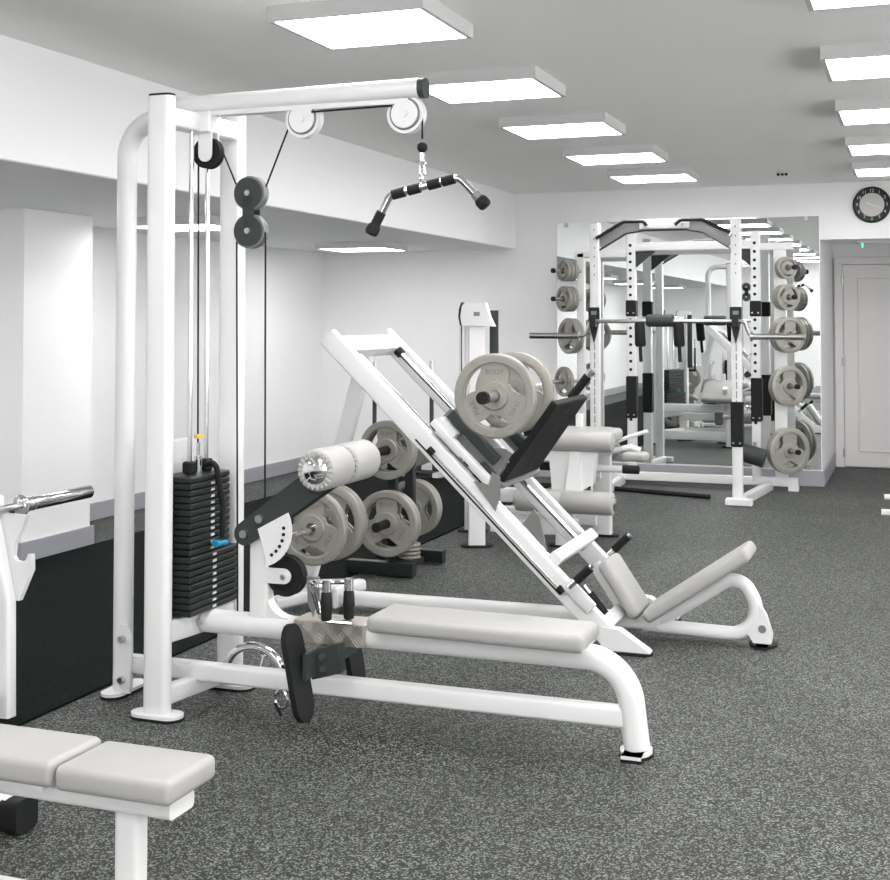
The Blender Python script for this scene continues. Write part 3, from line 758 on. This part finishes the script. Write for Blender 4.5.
# spine and rear legs
sp = build('spine', MB().rect([(-2.68, YC, .055), (-1.1, YC, .065)], .065, .075, (0, 1, 0), .025), 'white', LP)
build('spine_flange', MB().obox((-2.66, YC, .06), ((1, 0, 0), (0, 1, 0), (0, 0, 1)), (.012, .06, .052), .01, 1), 'white', sp)
build('rear_leg', MB().rect([rp(.06, -.06, YC), (-2.84, YC, .08)], .06, .075, (0, 1, 0), .012), 'white', LP)
build('rear_foot_bar', MB().rect([(-2.90, 5.46, .055), (-2.68, 6.0, .055)], .06, .07, (0, 0, 1), .02), 'white', LP)
build('rear_foot_bar', MB().rect([(-2.90, 5.66, .055), (-2.66, 5.69, .075)], .06, .08, (0, 0, 1), .02), 'white', LP)
build('storage_horn', MB().cyl((-2.61, 5.66, .45), (-2.61, 5.02, .445), .014, n=14), 'chrome', LP)

GP = 'weight plates on the leg press'
plate((hx, 5.235, hz), .182, .040, 'hammertone grey grip plate, outer one on the leg press carriage above the rails', GP)
plate((hx, 5.51, hz), .182, .036, 'grey grip plate, inner one on the leg press carriage, edge showing behind the outer plate', GP, let=False)
plate((-2.61, 5.30, .452), .170, .036, 'olive grey grip plate on the leg press rear storage peg, outermost, below the roller lever', GP)
plate((-2.61, 5.47, .452), .178, .034, 'olive grey grip plate on the leg press rear storage peg, behind the outermost', GP, spin=.3, let=False)
plate((-2.61, 5.506, .452), .178, .034, 'grey grip plate on the leg press rear storage peg, closest to the leg', GP, spin=.3, let=False)

# ================================================================== 3. leg curl / extension machine
LE = thing('leg_extension_machine', 'white leg extension machine with grey rollers and weight tower behind the leg press', 'exercise machine', (-2.35, 7.9, 0))
A3 = V((-2.585, 7.53, 0)); B3 = V((-2.80, 8.07, 0)); u3 = (B3-A3).normalized(); n3 = V((u3.y, -u3.x, 0))
for p_, h_ in ((A3, 1.46), (B3, 1.46)):
    o = build('upright', MB().rect([p_+V((0, 0, .012)), p_+V((0, 0, h_))], .105, .055, n3, .012), 'white', LE)
    f = MB(); foot(f, (p_.x, p_.y), .20, .10, n3, z0=.0, t=.014); build('foot_pad', f, 'black', o)
build('tower_crossbar', MB().rect([A3+V((0, 0, 1.40)), B3+V((0, 0, 1.40))], .06, .08, n3, .01), 'white', LE)
build('tower_floor_bar', MB().rect([A3+V((0, 0, .12)), B3+V((0, 0, .12))], .05, .07, n3, .01), 'white', LE)
build('tower_stack_bar', MB().rect([A3+V((0, 0, .33)), B3+V((0, 0, .33))], .05, .07, n3, .01), 'white', LE)
hd = A3 + V((0, -.03, 1.42))
b = MB(); b.prism([hd+V((-.09, 0, -.055)), hd+V((.13, 0, -.06)), hd+V((.10, 0, .0)), hd+V((.075, 0, .085)), hd+V((-.06, 0, .085)), hd+V((-.09, 0, .05))], (0, 1, 0), .05); hh = build('tower_head', b, 'white', LE)
b = MB(); b.prism([hd+V((-.095, -.005, .05)), hd+V((-.08, -.005, .09)), hd+V((-.075, -.005, .09)), hd+V((-.088, -.005, .0)), hd+V((-.078, -.005, -.055)), hd+V((-.088, -.005, -.055)), hd+V((-.10, -.005, .0))], (0, 1, 0), .05); build('head_edge', b, 'blackm', hh)
build('head_badge', MB().box(hd.x-.0, hd.x+.04, hd.y-.028, hd.y-.024, hd.z+.005, hd.z+.03, .001, 1), 'mgrey', hh)
build('stack_post', MB().rect([(-2.50, 7.62, .85), (-2.50, 7.62, 1.46)], .02, .055, (0, 1, 0), .004), 'dgrey', LE)
build('tower_shroud', MB().obox((A3+B3)/2 + V((0, 0, .9)) - n3*.085, (n3, u3, (0, 0, 1)), (.004, .28, .48)), 'white', LE)
build('tower_cable', MB().cyl(A3+V((-.085, -.04, .1)), A3+V((-.085, -.04, 1.4)), .0035, n=8), 'black', LE)
mid = (A3+B3)/2
zt3 = weight_stack(LE, 0, 0, .40, .37, 6, 8, .033, .08, u3, mid)
for k in (-1, 1):
    q = mid + u3*.06*k
    build('guide_rod', MB().cyl(q+V((0, 0, .36)), q+V((0, 0, 1.38)), .009, n=10), 'chrome', LE)
build('pin', MB().cyl(mid+n3*.08+V((0, 0, .60)), mid+n3*.12+V((0, 0, .60)), .014, n=10), 'blue', LE)
# seat section
for x, y in ((-2.07, 7.72), (-1.95, 8.2)):
    o = build('seat_column', MB().rect([(x, y, .012), (x, y, .60)], .12, .06, (1, 0, 0), .012), 'white', LE)
    f = MB(); foot(f, (x, y), .21, .10, z0=.0, t=.014); build('foot_pad', f, 'black', o)
b = MB(); b.prism([(-2.13, 7.68, .24), (-1.98, 7.68, .34), (-1.88, 7.68, .40), (-1.85, 7.68, .60), (-2.16, 7.68, .60)], (0, 1, 0), .05); build('column_web', b, 'white', LE)
build('floor_beam', MB().rect([(-2.55, 7.72, .12), (-2.0, 7.74, .12)], .07, .10, (0, 1, 0), .01), 'white', LE)
build('floor_beam', MB().rect([(-2.78, 8.12, .12), (-1.98, 8.16, .12)], .07, .10, (0, 1, 0), .01), 'white', LE)
build('mid_beam', MB().rect([(-2.55, 7.75, .30), (-1.95, 7.75, .30)], .07, .09, (0, 1, 0), .01), 'white', LE)
build('mid_beam', MB().rect([(-2.72, 8.12, .42), (-1.95, 8.16, .42)], .07, .09, (0, 1, 0), .01), 'white', LE)
# seat pad: long roll fronted cushion
b = MB(); b.lathe((-2.28, 7.66, .655), (1, 0, 0), [(0, 0), (.035, 0), (.055, .012), (.06, .03), (.06, .50), (.055, .518), (.035, .53), (0, .53)], 32)
build('thigh_pad', b, 'vinyl', LE)
build('seat_cushion', MB().obox((-2.02, 7.88, .672), ((1, 0, 0), (0, 1, .05), (0, -.05, 1)), (.24, .19, .035), .03, 4), 'vinyl', LE)
build('seat_board', MB().box(-2.2, -1.84, 7.68, 8.14, .60, .62), 'white', LE)
build('back_cushion', MB().obox((-2.06, 8.26, .60), ((1, 0, 0), (0, .80, -.60), (0, .60, .80)), (.20, .15, .038), .03, 4), 'vinyl', LE)
build('back_post', MB().rect([(-2.0, 8.2, .42), (-2.0, 8.34, .66)], .05, .06, (1, 0, 0), .01), 'white', LE)
# ankle roller
rl = build('ankle_roller', MB().lathe((-2.36, 7.62, .292), (1, 0, 0), [(0, 0), (.05, 0), (.066, .008), (.07, .02), (.07, .28), (.064, .29), (.064, .30), (.07, .31), (.07, .60), (.066, .612), (.05, .62), (0, .62)], 36), 'vinyl', LE)
build('roller_cap', MB().lathe((-1.742, 7.62, .292), (1, 0, 0), [(.045, 0), (.045, .006), (.03, .012), (0, .014)], 28), 'chrome', rl)
build('roller_arm', MB().prism([(-2.02, 7.66, .60), (-1.96, 7.66, .60), (-1.93, 7.62, .22), (-2.06, 7.62, .22)], (0, 1, 0), .03), 'white', LE)
# cross tube with black grips
build('grip_tube', MB().cyl((-2.2, 7.86, .475), (-1.66, 7.86, .475), .022, n=16), 'white', LE)
for x in (-2.27, -1.74):
    build('grip', MB().cyl((x, 7.86, .475), (x+.10, 7.86, .475), .027, n=16), 'black', LE)
build('elbow_pad', MB().box(-1.76, -1.60, 7.88, 8.02, .52, .575, .02, 3), 'vinyl', LE)
build('adjust_arm', MB().rect(fil([(-2.40, 7.80, .36), (-2.34, 7.80, .56), (-2.18, 7.80, .62)], .08), .05, .05, (0, 1, 0), .015), 'white', LE)
build('side_arm', MB().tube(fil([(-1.84, 8.05, .62), (-1.74, 8.05, .66), (-1.62, 8.05, .70)], .05), .013, 12), 'white', LE)
build('side_arm', MB().tube(fil([(-1.88, 8.0, .56), (-1.72, 8.0, .60), (-1.66, 8.0, .58)], .05), .02, 12), 'white', LE)
build('top_stub', MB().rect([(-2.06, 8.05, .68), (-2.06, 8.05, .80)], .05, .05, (1, 0, 0), .008), 'white', LE)

# ================================================================== 4. power rack
RY0, RY1 = 9.92, 10.9
XA, XC = -2.41, -1.312
PR = thing('power_rack', 'tall white power rack with plate storage posts in front of the mirror', 'exercise machine', (-1.86, 10.4, 0))
def upright(x, y, zt, name='upright', holes='x'):
    o = build(name, MB().rect([(x, y, .05), (x, y, zt)], .075, .075, (1, 0, 0), .008), 'white', PR)
    b = MB(); z = .55; rear = name == 'rear_upright'
    while z < zt-.03:
        if rear: b.cyl((x-.004, y-.0395, z), (x-.004, y-.036, z), .0135, n=12)
        elif z > 1.7 or z < 1.2: b.box(x-.004, x+.004, y-.0385, y-.036, z-(.008 if z > 1.7 else .028), z+(.008 if z > 1.7 else .028))
        z += .071
    h_ = build('peg_holes', b, 'black' if rear else 'mgrey', o); h_['kind'] = 'stuff'; return o
for x in (XA, XC): upright(x, RY0, 2.165)
for x in (-2.328, -1.283): upright(x, RY1, 2.14, 'rear_upright')
for x in (XA, XC):
    s_ = 1 if x == XC else -1
    b = MB(); b.box(x-.085, x+.115, RY0-.10, RY0+.0, .004, .055, .006, 1); build('front_foot', b, 'white', PR)
    build('side_base', MB().rect([(x+.03, RY0, .033), (x+.06+.07*s_, RY1, .033)], .07, .06, (0, 0, 1), .006), 'white', PR)
build('rear_base', MB().rect([(-2.85, RY1, .068), (-.955, RY1, .068)], .07, .07, (0, 1, 0), .008), 'white', PR)
b = MB(); b.box(-1.03, -.95, RY1-.05, RY1+.05, .0, .035); b.box(-2.86, -2.78, RY1-.05, RY1+.05, 0, .035); build('base_stub', b, 'white', PR)
build('rear_crossbeam', MB().rect([(-2.33, RY1, 2.03), (-1.28, RY1, 2.03)], .07, .075, (0, 1, 0), .008), 'white', PR)
b = MB()
for x, s_ in ((-2.29, 1), (-1.32, -1)):
    b.prism([(x, RY1, 1.99), (x+s_*.17, RY1, 1.99), (x, RY1, 1.85)], (0, 1, 0), .012)
build('corner_gusset', b, 'dgrey', PR)
# multi grip pull up bar
path = [(-2.375, 2.0), (-2.16, 2.125), (-2.02, 2.145), (-1.70, 2.145), (-1.56, 2.12), (-1.35, 1.99)]
b = MB(); b.rect([(x, RY0, z) for x, z in path], .04, .085, (0, 1, 0), .004); pb = build('pull_up_beam', b, 'mgrey', PR)
b = MB(); b.rect([(-2.05, RY0-.01, 2.145), (-1.66, RY0-.01, 2.145)], .045, .07, (0, 1, 0), .004); build('beam_centre', b, 'frame', pb)
for s_, pts in ((0, [(-2.38, 2.02), (-2.16, 2.145), (-2.0, 2.145), (-1.98, 2.11)]), (1, [(-1.345, 2.04), (-1.55, 2.145), (-1.72, 2.15), (-1.76, 2.11)])):
    build('pull_up_grip', MB().tube(fil([(x, RY0-.10, z+.02) for x, z in pts], .06), .014, 12), 'blackm', PR)
b = MB()
for x in (-2.0, -1.72): b.cyl((x, RY0-.10, 2.14), (x, RY0, 2.145), .012, n=10)
for x in (-2.38, -1.345): b.cyl((x, RY0-.10, 2.05), (x, RY0, 2.05), .012, n=10)
build('grip_strut', b, 'satin', PR)
build('beam_underside', MB().rect([(x, RY0, z-.047) for x, z in path], .05, .008, (0, 1, 0), .002), 'blackm', pb)
# j hooks and guards
for x in (XA, XC):
    b = MB(); b.box(x-.045, x+.045, RY0-.055, RY0-.038, 1.37, 1.50, .005, 1); b.box(x-.02, x+.03, RY0-.12, RY0-.05, 1.345, 1.372, .004, 1); b.box(x-.02, x+.03, RY0-.13, RY0-.115, 1.345, 1.43, .004, 1)
    b.prism([(x-.035, RY0-.05, 1.37), (x+.035, RY0-.05, 1.37), (x+.02, RY0-.05, 1.29), (x, RY0-.05, 1.22), (x-.02, RY0-.05, 1.29)], (0, 1, 0), .02)
    j = build('j_hook', b, 'blackm', PR)
    build('j_hook_face', MB().box(x-.022, x+.022, RY0-.060, RY0-.055, 1.44, 1.47, .002, 1), 'mgrey', j)
for x, y, z0, z1 in ((XC, RY0, .44, .78), (-1.28, RY1, .56, .92), (-2.328, RY1, .56, .92), (-2.328, RY1, 1.43, 1.57), (-1.283, RY1, 1.43, 1.56)):
    b = MB(); b.box(x-.045, x+.045, y-.05, y+.045, z0, z1, .008, 1)
    gd = build('post_guard', b, 'black', PR)
    b = MB(); b.cyl((x-.025, y-.058, z0+.03), (x-.025, y-.05, z0+.03), .008, n=6); b.cyl((x+.025, y-.058, z0+.03), (x+.025, y-.05, z0+.03), .008, n=6)
    build('bolt', b, 'satin', gd)
build('peg_pin', MB().cyl((XC-.14, RY0-.0, .66), (XC+.0, RY0-.0, .66), .012, n=10), 'mgrey', PR)
build('peg_knob', MB().box(XC-.165, XC-.11, RY0-.04, RY0+.04, .60, .70, .008, 1), 'dgrey', PR)
# band roller block low on the right
b = MB(); b.cyl((-1.37, 10.62, .33), (-1.19, 10.62, .28), .075, n=24); ro = build('rubber_roller', b, 'dgrey', PR)
build('roller_arm', MB().rect([(-1.30, 10.88, .38), (-1.28, 10.62, .31)], .03, .03, (1, 0, 0), .005), 'mgrey', ro)
# plate storage posts
for x, w_ in ((-1.085, .10), (-2.775, .07)):
    build('storage_post', MB().rect([(x, RY1, .06), (x, RY1, 1.98)], w_, .06, (1, 0, 0), .008), 'white', PR)
build('storage_beam', MB().rect([(-1.28, RY1, 2.01), (-.98, RY1, 2.01)], .06, .06, (0, 1, 0), .008), 'white', PR)
build('storage_beam', MB().rect([(-2.33, RY1, 1.97), (-2.83, RY1, 1.97)], .06, .06, (0, 1, 0), .008), 'white', PR)
GR = 'weight plates stored on the power rack'
nm = {0: 'lowest peg', 1: 'second lowest peg', 2: 'middle peg', 3: 'second highest peg', 4: 'highest peg'}
def horns(px, side, rows):
    dirv = V((math.sin(math.radians(40))*side, -math.cos(math.radians(40)), 0))
    rz = math.radians(40)*side
    for k, (z, rad, cnt, th, h) in enumerate(rows):
        s0 = V((px, RY1-.02, z)); tip = s0 + dirv*h
        o = build('storage_peg', MB().cyl(s0, tip, .0165, n=14), 'satin', PR)
        build('peg_cap', MB().cyl(tip-dirv*.012, tip+dirv*.012, .021, n=14), 'black', o)
        for q in range(cnt):
            dd_ = h*.52 - q*(th+.004) if cnt < 3 else h*.60 - q*(th+.004)
            where = ['outermost', 'second from outside', 'innermost'][q]
            if cnt == 2: where = ['outer', 'inner'][q]
            lab = 'grey grip plate on the %s of the %s rack post, %s' % (nm[k] if side > 0 else nm[k+1] if len(rows) == 4 else nm[k], 'right' if side > 0 else 'left', where if cnt > 1 else 'alone')
            plate(s0 + dirv*dd_, rad*(1 if q == 0 else .985), th, lab, GR, rz, let=False)
horns(-1.095, 1, [(.335, .190, 2, .032, .25), (.862, .165, 2, .032, .25), (1.278, .148, 3, .030, .25), (1.585, .108, 3, .028, .22), (1.828, .092, 2, .028, .23)])
horns(-2.775, -1, [(.868, .13, 1, .035, .34), (1.262, .155, 2, .034, .24), (1.582, .112, 3, .03, .29), (1.825, .092, 3, .034, .29)])

# safety squat bar
BB = thing('safety_squat_bar', 'cambered squat bar with black shoulder pad and hanging grips on the rack hooks', 'barbell', (-1.86, 9.82, 1.4))
YB_ = RY0-.085
bz = 1.39; sz = 1.275
b = MB(); b.tube(fil([(-2.62, YB_, sz), (-2.48, YB_, sz), (-2.43, YB_, bz), (-1.24, YB_, bz), (-1.2, YB_, sz), (-1.05, YB_, sz)], .035), .0155, 14); build('shaft', b, 'satin', BB)
for x0, x1 in ((-2.925, -2.52), (-1.20, -.80)):
    s_ = build('sleeve', MB().cyl((x0, YB_, sz), (x1, YB_, sz), .024, n=20), 'satin', BB)
    build('sleeve_collar', MB().cyl((x1-.02 if x0 < -2 else x0, YB_, sz), (x1 if x0 < -2 else x0+.02, YB_, sz), .036, n=20), 'satin', s_)
build('neck_pad', MB().lathe((-1.985, YB_, bz+.005), (1, 0, 0), [(0, 0), (.04, 0), (.048, .01), (.048, .20), (.04, .21), (0, .21)], 24), 'dgrey', BB)
for x in (-2.035, -1.735):
    gp = build('hanging_grip', MB().lathe((x, YB_-.03, bz-.01), (.06, -.12, -1), [(0, 0), (.036, 0), (.04, .02), (.042, .17), (.034, .185), (0, .185)], 22), 'black', BB)
    build('grip_handle', MB().cyl((x+.011, YB_-.055, bz-.19), (x+.018, YB_-.07, bz-.31), .014, n=12), 'black', gp)

# small rod on floor
build('floor_bar', MB().cyl((-2.62, 10.46, .018), (-1.56, 10.16, .018), .018, n=14), 'black', None, (-2.1, 10.3, 0))
tag(bpy.data.objects['floor_bar'], 'thin black bar lying on the floor in front of the power rack', 'bar')

# ================================================================== 5. plate tree
WT = thing('plate_tree', 'black weight tree stand loaded with plates behind the low row bench', 'weight rack', (-2.80, 6.72, 0))
build('base_bar', MB().rect([(-2.98, 6.50, .045), (-2.59, 6.50, .045)], .06, .07, (0, 1, 0), .004), 'blackm', WT)
build('base_bar', MB().rect([(-2.98, 6.92, .045), (-2.575, 6.92, .045)], .06, .07, (0, 1, 0), .004), 'blackm', WT)
build('base_spine', MB().rect([(-2.75, 6.50, .045), (-2.75, 6.92, .045)], .06, .07, (1, 0, 0), .004), 'blackm', WT)
for y in (6.58, 6.84):
    build('tree_post', MB().rect([(-2.75, y, .05), (-2.75, y, .78)], .05, .05, (1, 0, 0), .004), 'blackm', WT)
build('tree_head', MB().box(-2.78, -2.72, 6.55, 6.87, .66, .73, .006, 1), 'blackm', WT)
for x in (-2.935, -2.585):
    p = build('bar_holder', MB().cyl((x, 6.75, .77), (x, 6.75, 1.06), .012, n=12), 'dgrey', WT)
    build('holder_tip', MB().cyl((x, 6.75, 1.06), (x, 6.75, 1.17), .0125, n=12), 'satin', p)
build('holder_bar', MB().rect([(-2.95, 6.75, .785), (-2.57, 6.75, .785)], .03, .03, (0, 1, 0), .004), 'blackm', WT)
GT = 'weight plates on the black weight tree'
for z, x in ((.695, -2.72), (.30, -2.715)):
    p = build('tree_peg', MB().cyl((x, 6.28, z), (x, 6.60, z), .0235, n=18), 'black', WT)
    build('tree_peg', MB().cyl((-2.80, 6.80, z-.025 if z > .5 else z), (-2.80, 7.20, z-.025 if z > .5 else z), .0235, n=18), 'black', WT)
    build('peg_tip', MB().cyl((x, 6.265, z), (x, 6.285, z), .026, n=18), 'black', p)
plate((-2.72, 6.43, .695), .160, .036, 'pale grey grip plate high on the weight tree, facing front, outermost', GT)
plate((-2.72, 6.475, .695), .155, .034, 'grey grip plate high on the weight tree, just behind the outermost', GT, let=False)
plate((-2.715, 6.42, .30), .178, .038, 'pale grey grip plate low on the weight tree, facing front', GT)
plate((-2.715, 6.465, .30), .174, .034, 'grey grip plate low on the weight tree, just behind the front one', GT, let=False)
for k in range(4):
    plate((-2.80, 6.95+k*.04, .67), .13, .034, 'grey plate on the rear upper peg of the weight tree, %s from the post' % ['first', 'second', 'third', 'fourth'][k], GT, let=False)
for k in range(2):
    plate((-2.80, 7.0+k*.045, .30), .165, .036, 'grey grip plate on the rear lower peg of the weight tree, %s' % ['inner', 'outer'][k], GT, let=False, spin=.6)
for k in range(4):
    pz = .080 + k*.022
    o = build('small_plate', MB().lathe((-2.675, 6.64, pz), (0, 0, 1), [(.024, 0), (.05, 0), (.06, .003), (.062, .010), (.06, .017), (.05, .019), (.024, .019), (.024, 0)], 28), 'plate', None, (-2.675, 6.64, pz))
    tag(o, 'small round grey plate stacked flat on the tree base, %s' % ['bottom', 'second from bottom', 'second from top', 'top'][k], 'weight plate', 'small plates stacked on the tree base')
build('small_plate_tray', MB().box(-2.735, -2.61, 6.54, 6.70, .054, .080), 'blackm', WT)

# ================================================================== 6. bench press rack at left edge
BP = thing('bench_press_rack', 'white bench press uprights with notched bar hooks cut by the left edge', 'exercise machine', (-3.05, 3.2, 0))
for y in (3.72, 2.68):
    o = build('upright', MB().rect([(-3.028, y, .011), (-3.034, y, .41), (-3.112, y, .73), (-3.135, y, .97), (-3.17, y, 1.2)], .05, .07, (0, 1, 0), .012), 'white', BP)
    b = MB()
    b.prism([(X_, y+.035, Z_) for X_, Z_ in ((-3.10, .78), (-3.078, .77), (-3.076, .713), (-2.965, .711), (-2.985, .66), (-3.015, .61), (-3.02, .565), (-3.008, .548), (-2.985, .545), (-2.965, .555), (-2.958, .575), (-2.942, .575), (-2.94, .52), (-2.992, .41), (-3.04, .41), (-3.08, .60))], (0, 1, 0), .02)
    build('bar_hook_plate', b, 'white', o)
build('rubber_foot', MB().lathe((-3.12, 3.58, .10), (0, 1, 0), [(0, 0), (.05, 0), (.06, .01), (.06, .07), (.05, .08), (0, .08)], 24), 'black', BP)
build('rack_crossbar', MB().rect([(-3.06, 2.68, .12), (-3.06, 3.70, .12)], .06, .06, (1, 0, 0), .008), 'white', BP)
build('base_tube', MB().rect([(-3.08, 2.93, .060), (-2.35, 2.93, .060)], .075, .075, (0, 1, 0), .012), 'white', BP)
b = MB(); b.rect([(-2.365, 2.93, .050), (-2.305, 2.93, .050)], .092, .09, (0, 1, 0), .02); build('rubber_end', b, 'black', BP)

OB = thing('olympic_barbell', 'chrome olympic barbell on the bench press hooks with only its far sleeve in view', 'barbell', (-3.06, 3.25, .72))
bx, bzz = -3.062, .728
build('shaft', MB().cyl((bx, 2.52, bzz), (bx, 3.82, bzz), .014, n=16), 'satin', OB)
for s_, y0 in ((1, 3.805), (-1, 2.535)):
    o = build('sleeve', MB().lathe((bx, y0, bzz), (0, s_, 0), [(0, 0), (.022, 0), (.038, .006), (.041, .012), (.041, .028), (.034, .036), (.0265, .04), (.025, .06), (.025, .435), (.022, .44), (0, .44)], 28), 'chrome', OB)
    q = MB()
    for k in range(2): q.ring((bx, y0+s_*(.07+k*.022), bzz), (0, 1, 0), .0255, .0015, n=24, m=6)
    build('sleeve_groove', q, 'satin', o)

# ================================================================== 7. near bench
WB = thing('flat_bench', 'white framed bench with two grey vinyl pads in the bottom left corner', 'bench', (-1.8, 2.38, 0))
YBc = 2.467
def cush(name, x0, x1, z1, th, tilt=0):
    return build(name, MB().obox(((x0+x1)/2, YBc, z1-th/2), ((1, 0, tilt), (0, 1, 0), (-tilt, 0, 1)), ((x1-x0)/2, .100, th/2), .017, 4), 'vinyl', WB)
cush('seat_cushion', -1.797, -1.50, .422, .056)
cush('back_cushion', -2.62, -1.804, .428, .060, 0)
build('bench_beam', MB().rect([(-2.55, YBc, .340), (-1.53, YBc, .338)], .10, .04, (0, 1, 0), .012), 'white', WB)
build('pad_board', MB().box(-1.76, -1.55, YBc-.08, YBc+.08, .356, .368), 'white', WB)
build('pad_board', MB().box(-2.55, -1.84, YBc-.08, YBc+.08, .356, .370), 'white', WB)
for x in (-1.66, -2.48):
    l_ = build('bench_leg', MB().rect([(x, YBc, .03), (x, YBc, .32)], .062, .05, (1, 0, 0), .012), 'white', WB)
    b = MB(); b.rect([(x, YBc-.24, .035), (x, YBc+.20 if x > -2 else YBc+.2, .035)], .06, .05, (1, 0, 0), .008); build('bench_foot', b, 'white', l_)
build('brace_strut', MB().rect([(-2.48, YBc, .08), (-1.60, YBc, .08)], .05, .05, (0, 1, 0), .008), 'white', WB)

# ================================================================== 8. low white stand at right edge
SS = thing('equipment_stand', 'two white tube feet of a stand poking in at the right edge', 'stand', (.3, 10.2, 0))
for y in (10.62, 9.78):
    build('stand_foot', MB().rect([(-.28, y, .02), (.9, y+.03, .02)], .035, .04, (0, 1, 0), .008), 'white', SS)
build('stand_post', MB().rect([(.6, 9.8, .03), (.6, 10.65, .03)], .04, .04, (1, 0, 0), .006), 'white', SS)
build('stand_upright', MB().rect([(.6, 10.2, .03), (.6, 10.2, 1.2)], .05, .05, (1, 0, 0), .006), 'white', SS)

# ================================================================== 9. small step at the far end of the mat
ST = thing('step_platform', 'low black step with pale panel and white feet by the far alcove wall', 'step', (-4.12, 10.7, .009))
build('step_body', MB().box(-4.40, -4.00, 10.72, 10.98, .05, .16, .01, 1), 'dgrey', ST)
build('step_top', MB().box(-4.42, -3.98, 10.70, 11.0, .16, .19, .01, 1), 'black', ST)
build('step_panel', MB().box(-4.20, -4.10, 10.712, 10.72, .06, .13, .002, 1), 'frame', ST)
for x in (-4.38, -4.03):
    build('step_foot', MB().rect([(x, 10.60, .025), (x+.02, 11.0, .025)], .05, .045, (0, 0, 1), .01), 'white', ST)
